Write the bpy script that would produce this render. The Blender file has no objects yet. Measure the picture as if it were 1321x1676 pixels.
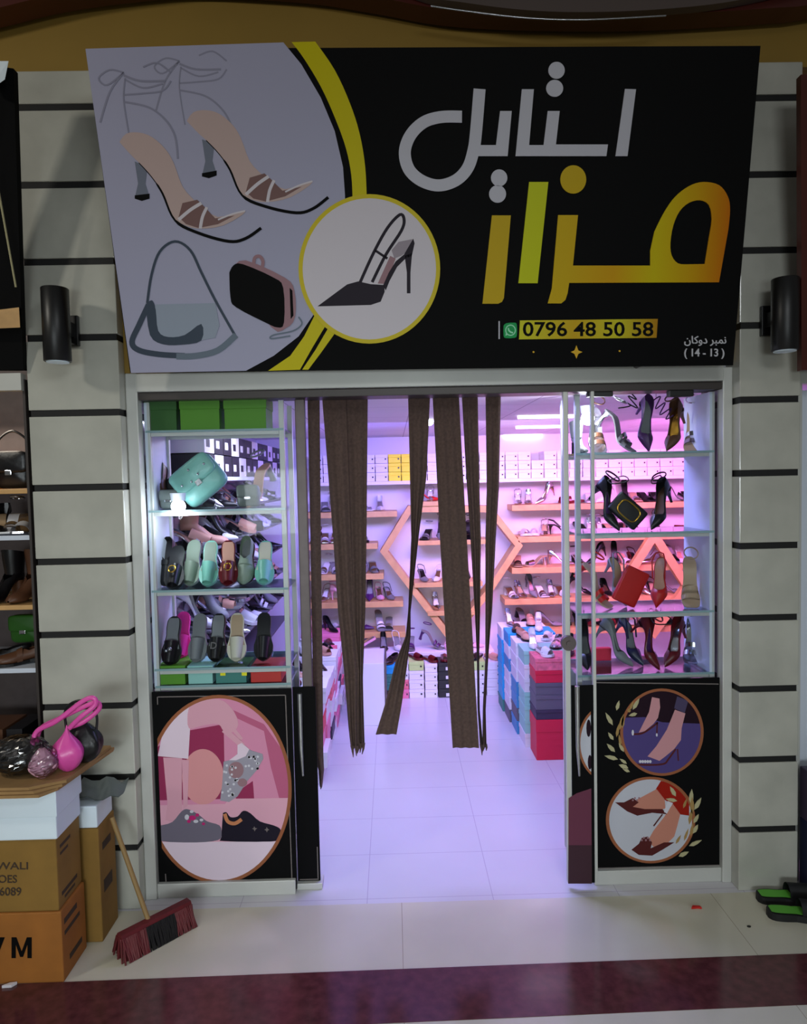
import bpy, bmesh, math, random
from mathutils import Vector, Matrix, Euler
from mathutils.geometry import tessellate_polygon
R_ = random.Random(7)
PI = math.pi
SC = bpy.context.scene
COL = SC.collection
# ---------------------------------------------------------------- camera, world, light, exposure
F = 1150.0; CZ, DIST, PITCH, ROLL, YAW = 1.7742, 2.8652, 0.049, -0.0211, 0.0152
_cp, _sp, _cy, _sy = math.cos(PITCH), math.sin(PITCH), math.cos(YAW), math.sin(YAW)
FW = Vector((_sy*_cp, _cy*_cp, -_sp)); _rt = FW.cross(Vector((0, 0, 1))).normalized(); _up = _rt.cross(FW)
RT = math.cos(ROLL)*_rt + math.sin(ROLL)*_up
UP = -math.sin(ROLL)*_rt + math.cos(ROLL)*_up
CAMP = Vector((0, -DIST, CZ))
cam = bpy.data.cameras.new('camera'); camo = bpy.data.objects.new('camera', cam); COL.objects.link(camo)
M = Matrix((RT, UP, -FW)).transposed().to_4x4(); M.translation = CAMP
camo.matrix_world = M
cam.sensor_fit = 'VERTICAL'; cam.sensor_height = 24.0; cam.lens = F/1676*24.0; cam.clip_start = 0.05
SC.camera = camo
SC.view_settings.view_transform = 'Standard'; SC.view_settings.look = 'None'; SC.view_settings.gamma = 1
SC.view_settings.use_curve_mapping = False
SC.view_settings.exposure = 0.0
w = bpy.data.worlds.new('world'); SC.world = w; w.use_nodes = True
w.node_tree.nodes['Background'].inputs[0].default_value = (0.88, 0.88, 0.84, 1)
w.node_tree.nodes['Background'].inputs[1].default_value = 0.10
def area(name, loc, aim, sx, sy, watt, col, spread=PI):
    l = bpy.data.lights.new(name, 'AREA'); l.shape = 'RECTANGLE'; l.size = sx; l.size_y = sy; l.energy = watt; l.color = col; l.spread = spread
    o = bpy.data.objects.new(name, l); COL.objects.link(o); o.location = loc
    o.rotation_euler = (Vector(aim)-Vector(loc)).to_track_quat('-Z', 'Y').to_euler(); return o
def point(name, loc, watt, col, r=0.03):
    l = bpy.data.lights.new(name, 'POINT'); l.energy = watt; l.color = col; l.shadow_soft_size = r
    o = bpy.data.objects.new(name, l); COL.objects.link(o); o.location = loc; return o
# the hall's ceiling lamp, then two added fill lights
area('hall_lamp_or_fill', (-3.2, -2.1, 3.5), (-0.4, 0.0, 0.9), 0.25, 0.25, 22, (1.0, 0.95, 0.84))
area('hall_lamp_or_fill', (0.9, -3.6, 3.3), (0.2, 0.0, 0.3), 1.2, 0.5, 20, (0.94, 0.98, 1.0))  # added fill light high in the hall, softens the front
area('front_fill_light', (-0.3, -5.6, 1.5), (-0.2, 0.0, 0.7), 3.0, 0.8, 16, (0.88, 0.97, 1.0), 0.95)  # added low frontal fill from behind the camera, no real shop lamp
# the shop's ceiling panels, the rear ones turned to the shelves
area('shop_ceiling_light', (0.35, 0.75, 2.10), (0.35, 0.75, 0), 0.9, 0.5, 40, (0.38, 0.38, 1.0))
area('shop_ceiling_light', (-0.15, 1.7, 2.08), (-0.15, 3.4, 0.9), 0.9, 0.4, 27, (0.25, 0.19, 1.0), 2.3)
area('shop_ceiling_light', (0.9, 1.7, 2.08), (1.0, 3.4, 1.0), 0.7, 0.4, 25, (0.74, 0.50, 1.0), 2.2)
area('shop_ceiling_light', (2.1, 1.8, 2.08), (2.2, 3.4, 1.1), 0.9, 0.5, 54, (1.0, 0.25, 0.80), 2.2)
area('shop_ceiling_light', (-0.72, 1.1, 2.10), (-1.05, 1.2, 0.9), 0.3, 1.2, 22, (0.70, 0.74, 1.0))

# ---------------------------------------------------------------- pixel rays (photo treated as 1321 x 1676)
def ray(u, v):
    return FW + (u-660.5)/F*RT - (v-838)/F*UP
def P(u, v, y=0.0):
    d = ray(u, v); return CAMP + d*((y+DIST)/d.y)
def PZ(u, v, z=0.0):
    d = ray(u, v); return CAMP + d*((z-CZ)/d.z)
def PX(u, v, x):
    d = ray(u, v); return CAMP + d*(x/d.x)
# ---------------------------------------------------------------- materials
def lin(c):
    return tuple((x/255/12.92 if x/255 <= 0.04045 else ((x/255+0.055)/1.055)**2.4) for x in c)
MATS = {}
def mat(name, rgb, rough=0.5, metal=0.0, emit=0.0, noise=0.0, nscale=8.0, coat=0.0, bump=0.0, sheen=0.0):
    if name in MATS: return MATS[name]
    m = bpy.data.materials.new(name); m.use_nodes = True; nt = m.node_tree; b = nt.nodes['Principled BSDF']
    c = lin(rgb); b.inputs['Base Color'].default_value = (*c, 1); b.inputs['Roughness'].default_value = rough; b.inputs['Metallic'].default_value = metal
    if name.startswith('ink'): b.inputs['Specular IOR Level'].default_value = 0.12
    if coat: b.inputs['Coat Weight'].default_value = coat; b.inputs['Coat Roughness'].default_value = 0.08
    if emit: b.inputs['Emission Color'].default_value = (*c, 1); b.inputs['Emission Strength'].default_value = emit
    if noise or bump:
        tc = nt.nodes.new('ShaderNodeTexCoord'); n = nt.nodes.new('ShaderNodeTexNoise'); n.inputs['Scale'].default_value = nscale; n.inputs['Detail'].default_value = 5
        nt.links.new(tc.outputs['Object'], n.inputs['Vector'])
        if noise:
            r = nt.nodes.new('ShaderNodeValToRGB'); r.color_ramp.elements[0].position = 0.3; r.color_ramp.elements[1].position = 0.7
            r.color_ramp.elements[0].color = (*[x*(1-noise) for x in c], 1); r.color_ramp.elements[1].color = (*[min(1, x*(1+noise)) for x in c], 1)
            nt.links.new(n.outputs['Fac'], r.inputs['Fac']); nt.links.new(r.outputs['Color'], b.inputs['Base Color'])
        if bump:
            bp = nt.nodes.new('ShaderNodeBump'); bp.inputs['Strength'].default_value = bump; bp.inputs['Distance'].default_value = 0.01
            nt.links.new(n.outputs['Fac'], bp.inputs['Height']); nt.links.new(bp.outputs['Normal'], b.inputs['Normal'])
    MATS[name] = m; return m
def glass(name, tint=(1, 1, 1), fres=1.45, rough=0.02, amount=1.0):
    m = bpy.data.materials.new(name); m.use_nodes = True; nt = m.node_tree; nt.nodes.clear()
    o = nt.nodes.new('ShaderNodeOutputMaterial'); mx = nt.nodes.new('ShaderNodeMixShader'); t = nt.nodes.new('ShaderNodeBsdfTransparent'); g = nt.nodes.new('ShaderNodeBsdfGlossy')
    fr = nt.nodes.new('ShaderNodeFresnel'); fr.inputs['IOR'].default_value = fres
    mu = nt.nodes.new('ShaderNodeMath'); mu.operation = 'MULTIPLY'; mu.inputs[1].default_value = amount
    t.inputs[0].default_value = (*tint, 1); g.inputs['Roughness'].default_value = rough
    nt.links.new(fr.outputs[0], mu.inputs[0]); nt.links.new(mu.outputs[0], mx.inputs[0]); nt.links.new(t.outputs[0], mx.inputs[1]); nt.links.new(g.outputs[0], mx.inputs[2]); nt.links.new(mx.outputs[0], o.inputs[0])
    MATS[name] = m; return m
def tiles(name, rgb, joint, sx, sy, ox, oy, jw=0.004, rough=0.15, noise=0.05, bump=0.0):
    """square-laid floor tiles with thin joints, from object coordinates"""
    m = mat(name, rgb, rough, noise=noise, nscale=3.0); nt = m.node_tree; b = nt.nodes['Principled BSDF']
    src = b.inputs['Base Color'].links[0].from_socket
    tc = nt.nodes.new('ShaderNodeTexCoord'); sep = nt.nodes.new('ShaderNodeSeparateXYZ'); nt.links.new(tc.outputs['Object'], sep.inputs[0])
    def axis(i, off, size):
        a = nt.nodes.new('ShaderNodeMath'); a.operation = 'SUBTRACT'; a.inputs[1].default_value = off; nt.links.new(sep.outputs[i], a.inputs[0])
        d = nt.nodes.new('ShaderNodeMath'); d.operation = 'DIVIDE'; d.inputs[1].default_value = size; nt.links.new(a.outputs[0], d.inputs[0])
        f = nt.nodes.new('ShaderNodeMath'); f.operation = 'FRACT'; nt.links.new(d.outputs[0], f.inputs[0])
        l = nt.nodes.new('ShaderNodeMath'); l.operation = 'LESS_THAN'; l.inputs[1].default_value = jw/size; nt.links.new(f.outputs[0], l.inputs[0]); return l
    x, y = axis(0, ox, sx), axis(1, oy, sy)
    mx = nt.nodes.new('ShaderNodeMath'); mx.operation = 'MAXIMUM'; nt.links.new(x.outputs[0], mx.inputs[0]); nt.links.new(y.outputs[0], mx.inputs[1])
    mix = nt.nodes.new('ShaderNodeMix'); mix.data_type = 'RGBA'; nt.links.new(mx.outputs[0], mix.inputs['Factor']); nt.links.new(src, mix.inputs['A']); mix.inputs['B'].default_value = (*lin(joint), 1)
    nt.links.new(mix.outputs['Result'], b.inputs['Base Color']); return m
def gradient(name, stops, x0, x1, rough=0.5):
    """printed ink that runs from one colour to another along the object's x"""
    m = mat(name, (128, 128, 128), rough); nt = m.node_tree; b = nt.nodes['Principled BSDF']
    tc = nt.nodes.new('ShaderNodeTexCoord'); sep = nt.nodes.new('ShaderNodeSeparateXYZ'); nt.links.new(tc.outputs['Object'], sep.inputs[0])
    mr = nt.nodes.new('ShaderNodeMapRange'); mr.inputs['From Min'].default_value = x0; mr.inputs['From Max'].default_value = x1; nt.links.new(sep.outputs[0], mr.inputs[0])
    r = nt.nodes.new('ShaderNodeValToRGB'); nt.links.new(mr.outputs[0], r.inputs[0])
    el = r.color_ramp.elements
    while len(el) < len(stops): el.new(0.5)
    for e, (p, c) in zip(el, stops): e.position = p; e.color = (*lin(c), 1)
    nt.links.new(r.outputs[0], b.inputs['Base Color']); return m
# ---------------------------------------------------------------- mesh builder
def smooth(t): t = max(0.0, min(1.0, t)); return t*t*(3-2*t)
def lerp_tab(tab, s):
    for (a, x), (b, y) in zip(tab, tab[1:]):
        if s <= b: return x + (y-x)*((s-a)/(b-a) if b > a else 0)
    return tab[-1][1]
class MB:
    def __init__(s): s.v = []; s.f = []; s.m = []; s.sm = []
    def add(s, vs, fs, m=0, sm=False):
        n = len(s.v); s.v += [Vector(p) for p in vs]; s.f += [tuple(i+n for i in f) for f in fs]; s.m += [m]*len(fs); s.sm += [sm]*len(fs); return s
    def hexa(s, p, m=0):  # 8 points: bottom ring, top ring
        return s.add(p, [(3, 2, 1, 0), (4, 5, 6, 7), (0, 1, 5, 4), (1, 2, 6, 5), (2, 3, 7, 6), (3, 0, 4, 7)], m)
    def box(s, x0, x1, y0, y1, z0, z1, m=0):
        return s.hexa([(x0, y0, z0), (x1, y0, z0), (x1, y1, z0), (x0, y1, z0), (x0, y0, z1), (x1, y0, z1), (x1, y1, z1), (x0, y1, z1)], m)
    def bbox(s, x0, x1, y0, y1, z0, z1, r=0.004, m=0, seg=2):
        bm = bmesh.new(); vs = [bm.verts.new(p) for p in [(x0, y0, z0), (x1, y0, z0), (x1, y1, z0), (x0, y1, z0), (x0, y0, z1), (x1, y0, z1), (x1, y1, z1), (x0, y1, z1)]]
        for f in [(3, 2, 1, 0), (4, 5, 6, 7), (0, 1, 5, 4), (1, 2, 6, 5), (2, 3, 7, 6), (3, 0, 4, 7)]: bm.faces.new([vs[i] for i in f])
        bmesh.ops.bevel(bm, geom=bm.edges[:], offset=r, segments=seg, affect='EDGES', profile=0.6)
        bm.verts.index_update(); s.add([v.co.copy() for v in bm.verts], [[v.index for v in f.verts] for f in bm.faces], m, seg > 2); bm.free(); return s
    def grid(s, rows, m=0, closed=False, sm=True):
        n = len(rows[0]); vs = [p for r in rows for p in r]; fs = []
        for i in range(len(rows)-1):
            for j in range(n if closed else n-1): fs.append((i*n+j, i*n+(j+1) % n, (i+1)*n+(j+1) % n, (i+1)*n+j))
        return s.add(vs, fs, m, sm)
    def cap(s, ring, m=0, flip=False):
        k = list(range(len(ring))); return s.add(ring, [k[::-1] if flip else k], m)
    def tube(s, pts, r, n=8, m=0, closed=False, flat=1.0):
        pts = [Vector(p) for p in pts]; rows = []; N = len(pts); prev = None
        for i, p in enumerate(pts):
            a = pts[i-1] if (i or closed) else p; b = pts[(i+1) % N] if (i < N-1 or closed) else p
            t = (b-a).normalized() if (b-a).length > 1e-9 else Vector((0, 0, 1))
            u = prev if prev else (Vector((0, 0, 1)) if abs(t.z) < 0.9 else Vector((1, 0, 0)))
            u = (u-t*u.dot(t)).normalized(); prev = u; w_ = t.cross(u)
            rr = r[i] if isinstance(r, (list, tuple)) else r
            rows.append([p + (u*math.cos(2*PI*k/n)*rr*flat + w_*math.sin(2*PI*k/n)*rr) for k in range(n)])
        if closed: rows.append(rows[0])
        s.grid(rows, m, True)
        if not closed: s.cap(rows[0], m, False); s.cap(rows[-1], m, True)
        return s
    def cyl(s, a, b, r, n=24, m=0, r2=None): return s.tube([a, b], [r, r if r2 is None else r2], n, m)
    def sphere(s, c, r, m=0, n=16, k=10):
        c = Vector(c); rows = [[c + Vector((math.sin(PI*i/k)*math.cos(2*PI*j/n), math.sin(PI*i/k)*math.sin(2*PI*j/n), math.cos(PI*i/k)))*r for j in range(n)] for i in range(k+1)]
        return s.grid(rows, m, True)
    def prism(s, loops, fn, h, m=0):
        """loops of 2-D points (first outer, others holes); fn(u, v, h) -> world; solid slab from 0 to h"""
        allp = [p for lp in loops for p in lp]
        tris = tessellate_polygon([[Vector((p[0], p[1], 0)) for p in lp] for lp in loops])
        n = len(allp); top = [fn(p[0], p[1], h) for p in allp]; bot = [fn(p[0], p[1], 0) for p in allp]
        fs = [tuple(t) for t in tris] + [tuple(i+n for i in t[::-1]) for t in tris]; k = 0
        for lp in loops:
            L = len(lp); fs += [(k+i, k+(i+1) % L, n+k+(i+1) % L, n+k+i) for i in range(L)]; k += L
        return s.add(top+bot, fs, m)
    def xf(s, M_): s.v = [M_ @ p for p in s.v]; return s
    def join(s, o, moff=0):
        n = len(s.v); s.v += o.v; s.f += [tuple(i+n for i in f) for f in o.f]; s.m += [x+moff for x in o.m]; s.sm += o.sm; return s
    def mesh(s, name, mats, org=Vector((0, 0, 0)), fix=True):
        me = bpy.data.meshes.new(name); me.from_pydata([tuple(p-org) for p in s.v], [], s.f)
        for m_ in mats: me.materials.append(m_)
        for p, mi, q in zip(me.polygons, s.m, s.sm): p.material_index = mi; p.use_smooth = q
        if fix:
            bm = bmesh.new(); bm.from_mesh(me); bmesh.ops.recalc_face_normals(bm, faces=bm.faces[:]); bm.to_mesh(me); bm.free()
        me.update(); return me
def mats_of(m): return [MATS[x] if isinstance(x, str) else x for x in (m if isinstance(m, (list, tuple)) else [m])]
def tag(o, label=None, cat=None, group=None, kind=None):
    if label: o['label'] = label
    if cat: o['category'] = cat
    if group: o['group'] = group
    if kind: o['kind'] = kind
    return o
def thing(name, label, cat, loc=(0, 0, 0), group=None, kind=None):
    o = bpy.data.objects.new(name, None); COL.objects.link(o); o.location = loc; o.empty_display_size = 0.05
    return tag(o, label, cat, group, kind)
def worg(p):
    v = Vector((0, 0, 0))
    while p is not None: v = v + Vector(p.location); p = p.parent
    return v
def part(name, mb, m, parent, label=None, local=False):
    """a part authored in world coordinates (or local ones) under an unrotated parent"""
    me = mb.mesh(name, mats_of(m), Vector((0, 0, 0)) if local else worg(parent))
    o = bpy.data.objects.new(name, me); COL.objects.link(o); o.parent = parent
    if label: o['label'] = label
    return o
def solo(name, mb, m, label=None, cat=None, group=None, kind=None):
    xs = [p.x for p in mb.v]; ys = [p.y for p in mb.v]; zs = [p.z for p in mb.v]
    org = Vector(((min(xs)+max(xs))/2, (min(ys)+max(ys))/2, min(zs)))
    o = bpy.data.objects.new(name, mb.mesh(name, mats_of(m), org)); COL.objects.link(o); o.location = org
    return tag(o, label, cat, group, kind)
def struct(name, mb, m, parent=None):
    me = mb.mesh(name, mats_of(m)); o = bpy.data.objects.new(name, me); COL.objects.link(o)
    if parent: o.parent = parent
    else: o['kind'] = 'structure'
    return o
def dup(o, parent=None):
    c = o.copy(); COL.objects.link(c); c.parent = parent
    for ch in o.children: dup(ch, c)
    return c
def ordn(i): return ['first', 'second', 'third', 'fourth', 'fifth', 'sixth', 'seventh', 'eighth', 'ninth', 'tenth', 'eleventh', 'twelfth', 'thirteenth', 'fourteenth', 'fifteenth', 'sixteenth', 'seventeenth', 'eighteenth', 'nineteenth', 'twentieth'][i] if i < 20 else ['twenty-first', 'twenty-second', 'twenty-third', 'twenty-fourth', 'twenty-fifth', 'twenty-sixth', 'twenty-seventh', 'twenty-eighth', 'twenty-ninth', 'thirtieth', 'thirty-first', 'thirty-second', 'thirty-third', 'thirty-fourth'][i-20]
def text_mesh(body, font=None, bold=0.0):
    """built-in typeface -> MB in its own x/y plane"""
    cu = bpy.data.curves.new('lettering', 'FONT'); cu.body = body; cu.offset = bold; cu.resolution_u = 3; cu.fill_mode = 'FRONT'
    ob = bpy.data.objects.new('lettering', cu); COL.objects.link(ob)
    dg = bpy.context.evaluated_depsgraph_get(); me = bpy.data.meshes.new_from_object(ob.evaluated_get(dg))
    mb = MB(); mb.add([v.co.copy() for v in me.vertices], [tuple(p.vertices) for p in me.polygons])
    bpy.data.objects.remove(ob); bpy.data.curves.remove(cu); bpy.data.meshes.remove(me); return mb
def fit_text(body, fn, x0, x1, y0, y1, h, bold=0.0, shear=0.0):
    """lettering fitted into a pixel box (y0 top) of a plane map fn(u, v, h), given a little thickness"""
    mb = text_mesh(body, None, bold)
    if not mb.v: return mb
    ax = min(p.x for p in mb.v); bx = max(p.x for p in mb.v); ay = min(p.y for p in mb.v); by = max(p.y for p in mb.v)
    pts = [((p.x-ax)/(bx-ax), (p.y-ay)/(by-ay)) for p in mb.v]
    pts = [(x0+(x1-x0)*a+shear*b, y1+(y0-y1)*b) for a, b in pts]
    n = len(pts); out = MB(); cnt = {}
    for f in mb.f:
        for i in range(len(f)):
            e = (f[i], f[(i+1) % len(f)]); cnt[tuple(sorted(e))] = cnt.get(tuple(sorted(e)), 0)+1
    fs = list(mb.f) + [tuple(i+n for i in f[::-1]) for f in mb.f] + [(a, b, b+n, a+n) for (a, b), c in cnt.items() if c == 1]
    out.add([fn(a, b, h) for a, b in pts]+[fn(a, b, 0) for a, b in pts], fs); return out
def stroke(pts, wd, closed=False):
    """outline of a 2-D polyline with width(s)"""
    n = len(pts); L = []; Rr = []
    for i, (x, y) in enumerate(pts):
        a = pts[max(0, i-1)]; b = pts[min(n-1, i+1)]; dx, dy = b[0]-a[0], b[1]-a[1]; d = math.hypot(dx, dy) or 1
        ww = (wd[i] if isinstance(wd, (list, tuple)) else wd)/2; L.append((x-dy/d*ww, y+dx/d*ww)); Rr.append((x+dy/d*ww, y-dx/d*ww))
    return L+Rr[::-1]
def spline(pts, k=6):
    out = []; n = len(pts)
    for i in range(n-1):
        p0, p1, p2, p3 = [Vector((*pts[max(0, min(n-1, j))], 0)[:3]) for j in (i-1, i, i+1, i+2)]
        for q in range(k):
            t = q/k; out.append(0.5*((2*p1)+(p2-p0)*t+(2*p0-5*p1+4*p2-p3)*t*t+(3*p1-p0-3*p2+p3)*t**3))
    out.append(Vector((*pts[-1], 0)[:3])); return out
def spl2(pts, k=6): return [(p.x, p.y) for p in spline(pts, k)]
def ell(cx, cy, rx, ry, n=48, a0=0, a1=360): return [(cx+rx*math.cos(math.radians(a0+(a1-a0)*i/n)), cy+ry*math.sin(math.radians(a0+(a1-a0)*i/n))) for i in range(n + (0 if a1-a0 == 360 else 1))]
# ---------------------------------------------------------------- palette
for nm, c, r_ in [('black', (14, 13, 16), .35), ('white', (225, 225, 228), .45), ('red', (190, 22, 18), .35), ('wine', (95, 12, 22), .3), ('beige', (178, 152, 120), .45),
                  ('nude', (200, 150, 130), .45), ('grey', (120, 122, 124), .5), ('purple', (70, 30, 90), .4), ('brown', (92, 58, 38), .45), ('mint', (120, 190, 170), .4),
                  ('navy', (22, 26, 60), .4), ('pink', (235, 45, 150), .45), ('sage', (130, 146, 128), .5), ('cream', (205, 200, 178), .5), ('fuchsia', (190, 20, 110), .4), ('blush', (225, 170, 190), .45)]:
    mat(nm, c, r_)
mat('gold', (212, 165, 60), .22, 1.0); mat('silver', (215, 215, 220), .2, 1.0); mat('chrome', (190, 192, 196), .25, .9)
mat('alu', (196, 197, 192), .42, .15, noise=.06, nscale=4); mat('alu_dark', (66, 60, 58), .45, .3); mat('stile_grey', (92, 82, 82), .45, .3, noise=.1, nscale=20)
mat('ink', (5, 5, 6), .7); mat('satin_black', (12, 12, 14), .45); mat('groove', (8, 8, 9), .7)
mat('paint_olive', (146, 116, 44), .75, noise=.06, nscale=3); mat('maroon', (74, 26, 18), .35, noise=.12, nscale=3); mat('cornice_grey', (84, 72, 68), .4)
mat('marble_tile', (182, 182, 172), .16, noise=.12, nscale=5, coat=.3)
mat('wall_white', (222, 218, 226), .7); mat('panel_white', (214, 222, 236), .4)
mat('wood', (206, 162, 104), .45, noise=.12, nscale=14); mat('knit', (84, 66, 60), .95, noise=.2, nscale=90, bump=.25)
mat('carton', (134, 100, 40), .8, noise=.1, nscale=9); mat('carton_orange', (156, 96, 32), .75, noise=.12, nscale=9); mat('sheet_card', (150, 116, 72), .85, noise=.15, nscale=12)
mat('print_dark', (60, 44, 30), .8); mat('lid_white', (222, 236, 246), .6); mat('box_white', (226, 222, 230), .55); mat('box_yellow', (248, 236, 8), .5)
mat('box_green', (86, 150, 20), .55); mat('box_green_dark', (40, 96, 20), .55); mat('box_teal', (60, 130, 120), .55); mat('box_mint', (150, 205, 195), .55); mat('box_red', (200, 36, 26), .5); mat('box_crimson', (214, 20, 60), .5)
mat('box_blush', (228, 110, 130), .55, noise=.25, nscale=30); mat('box_slate', (96, 92, 104), .55); mat('box_plum', (58, 44, 70), .55); mat('box_blue', (60, 140, 190), .5); mat('box_cyan', (30, 160, 215), .5); mat('box_black', (20, 18, 24), .5); mat('box_lime', (190, 214, 130), .5); mat('box_orange', (222, 140, 30), .5); mat('box_pink', (230, 120, 160), .5)
mat('lamp_black', (13, 13, 15), .4); mat('rubber_green', (92, 176, 56), .6); mat('eva_black', (16, 17, 20), .6); mat('broom_red', (96, 14, 22), .6, noise=.15, nscale=40); mat('broom_black', (14, 10, 12), .9); mat('stick', (150, 120, 72), .6)
mat('plastic_pink', (222, 80, 166), .35, bump=.5, nscale=12); mat('bag_black', (12, 12, 16), .35, bump=.4, nscale=16)
mat('bulb_white', (235, 242, 255), .3, emit=14); mat('tube_white', (255, 235, 250), .3, emit=5)
mat('leather_mint', (128, 188, 176), .35, bump=.2, nscale=40); mat('leather_grey', (104, 112, 108), .4)
glass('pane', (.93, .95, .96), 1.35, .03, .35); glass('shelf_glass', (.80, .90, .90), 1.45, .05, .9); glass('cling_film', (.80, .80, .84), 1.6, .18, 1.6)
mat('glass_edge', (150, 178, 180), .2)

# ---------------------------------------------------------------- setting: floor, ceiling, walls, pillars
tiles('hall_tile', (204, 200, 180), (168, 160, 140), 1.3, 1.3, 0.0, -0.64, .003, rough=.13)
tiles('shop_tile', (206, 204, 210), (178, 170, 186), .53, .35, -0.145, .02, .003, rough=.22, noise=.02)
tiles('ceiling_tile', (226, 222, 230), (168, 160, 178), .6, .6, .1, .15, .006, rough=.6, noise=.02)
mat('stripe', (84, 44, 46), .14, noise=.3, nscale=26)
b = MB(); b.box(-3.4, 4.2, -4.2, -0.012, -.1, 0); struct('floor_hall', b, 'hall_tile')
b = MB(); b.box(-1.5, 4.2, -0.012, 4.6, -.1, 0); struct('floor', b, 'shop_tile')
b = MB(); b.box(-3.4, -1.5, -0.012, 2.2, -.1, 0); struct('floor_neighbour', b, 'hall_tile')
a1, a2, a3, a4 = PZ(-60, 1614), PZ(1400, 1558), PZ(1400, 1641), PZ(-60, 1706)
d1 = (a2-a1); a0 = a1 - d1*.5; a2e = a2 + d1*.4; d2 = (a3-a4); a4e = a4 - d2*.5; a3e = a3 + d2*.4
b = MB(); b.prism([[(p.x, p.y) for p in (a0, a4e, a3e, a2e)]], lambda u, v, h: Vector((u, v, h)), .0015); struct('trim_1', b, 'stripe')
b = MB(); b.box(-1.5, 4.2, .12, 4.6, 2.135, 2.25); struct('ceiling', b, 'ceiling_tile')
b = MB(); b.box(-1.3, 4.2, 3.42, 3.55, 0, 2.135); struct('wall_back', b, 'wall_white')
b = MB(); b.box(-1.3, -1.2, .36, 3.42, 0, 2.135); struct('wall_left', b, 'wall_white')
b = MB(); b.box(3.3, 3.4, .2, 3.42, 0, 2.135); struct('wall_right', b, 'wall_white')
b = MB(); b.box(-3.4, 4.2, .03, .12, 3.395, 4.4); b.box(-1.088, 1.426, .06, .12, 2.225, 3.395); struct('wall_front', b, 'paint_olive')
GZ = [0.2619+.3*k for k in range(11)]
def pillar(name, x0, x1, y1):
    m = MB(); m.box(x0+.006, x1-.006, .006, y1-.006, 0, 3.40, 1)
    zs = [0.0]+[z for g in GZ for z in (g-.013, g+.013)]+[3.40]
    for i in range(0, len(zs), 2): m.bbox(x0, x1, 0, y1, zs[i], zs[i+1], .004)
    return struct(name, m, ['marble_tile', 'groove'])
pillar('wall_front_left', -1.455, -1.088, .36); pillar('wall_front_right', 1.426, 1.677, .36)
# wavy cornice high on the hall side
low = spl2([(-700, 205), (-300, 120), (0, 46), (120, 18), (260, 0), (330, -4), (420, 0), (520, 8), (620, 24), (720, 42), (840, 50), (1000, 52), (1120, 48), (1250, 40), (1321, 32), (1600, -20), (1900, -60)], 5)
def fnY(y):
    def f(u, v, h): p = P(u, v, y); return Vector((p.x, y-h, p.z))
    return f
b = MB(); b.prism([low+[(1900, -320), (-700, -320)]], fnY(-.0), .10); struct('trim_2', b, 'maroon')
low2 = spl2([(560, -60), (680, 0), (760, 16), (860, 28), (960, 31), (1080, 26), (1200, 12), (1330, -20), (1420, -60)], 5)
b = MB(); b.prism([low2+[(1420, -240), (560, -240)]], fnY(-.105), .04); struct('trim_3', b, 'cornice_grey')
edge = [P(u, v, -.148) for u, v in spl2([(705, 10), (760, 18), (860, 29.5), (960, 32.5), (1090, 26)], 5)]
b = MB(); b.tube(edge, .0035, 6); struct('trim_4', b, 'chrome')  # bright tube standing in for the highlight line along the grey board
# white aluminium shop front frame
b = MB(); b.bbox(-1.088, -1.04, .06, .115, 0, 2.225, .004); struct('trim_5', b, 'alu')
b = MB(); b.bbox(1.386, 1.426, .06, .115, 0, 2.205, .004); struct('trim_6', b, 'alu')
b = MB(); b.bbox(-1.04, 1.386, .05, .115, 2.148, 2.222, .004); struct('trim_7', b, 'alu')
b = MB(); b.bbox(-1.04, 1.386, .07, .20, 2.115, 2.147, .003); struct('trim_8', b, 'alu_dark')
# ---------------------------------------------------------------- shoes (toe along +x, heel at -x, sole on z = 0)
RND = [(0, .22), (.03, .5), (.1, .68), (.22, .72), (.4, .66), (.55, .8), (.68, 1), (.8, .97), (.9, .78), (.96, .5), (1, .12)]
PNT = [(0, .22), (.03, .5), (.1, .66), (.22, .68), (.4, .6), (.55, .78), (.66, .96), (.75, .86), (.86, .5), (.95, .2), (1, .04)]
SQR = [(0, .25), (.04, .55), (.12, .72), (.3, .72), (.45, .7), (.6, .86), (.72, 1), (.86, .98), (.95, .86), (.985, .7), (1, .5)]
SS = [0, .015, .04, .09, .16, .24, .32, .4, .48, .55, .61, .67, .73, .79, .85, .9, .94, .97, .99, 1]
def zfoot(s, H): return H*(1-smooth((s-.2)/.5)) + .007*max(0, (s-.78)/.22)**2 + .004
def shell(L, W, H, tab, vs=.66, hh=.05, side=.02, mid=.042, m=0):
    mb = MB(); rows = []
    for s in SS:
        w_ = lerp_tab(tab, s)*W/2; z = zfoot(s, H); o = 1-smooth((s-(vs-.12))/.12)
        hO = lerp_tab([(0, hh), (.14, hh*.95), (.36, side), (.55, side*.9), (1, side)], s); hC = lerp_tab([(0, mid), (vs, mid), (.85, mid*.72), (.95, mid*.48), (1, .006)], s)
        h = hO*o + hC*(1-o); x = -L/2+L*s
        prof = [(-w_*.8*o, z+h), (-w_*(.92*o+.62*(1-o)), z+h*(.72*o+.8*(1-o))), (-w_, z+h*.3), (-w_*.72, z), (0, z-.002), (w_*.72, z), (w_, z+h*.3), (w_*(.92*o+.62*(1-o)), z+h*(.72*o+.8*(1-o))), (w_*.8*o, z+h)]
        rows.append([(x, a, b_) for a, b_ in prof])
    mb.grid(rows, m); mb.cap([rows[0][k] for k in range(9)], m); return mb
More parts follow.
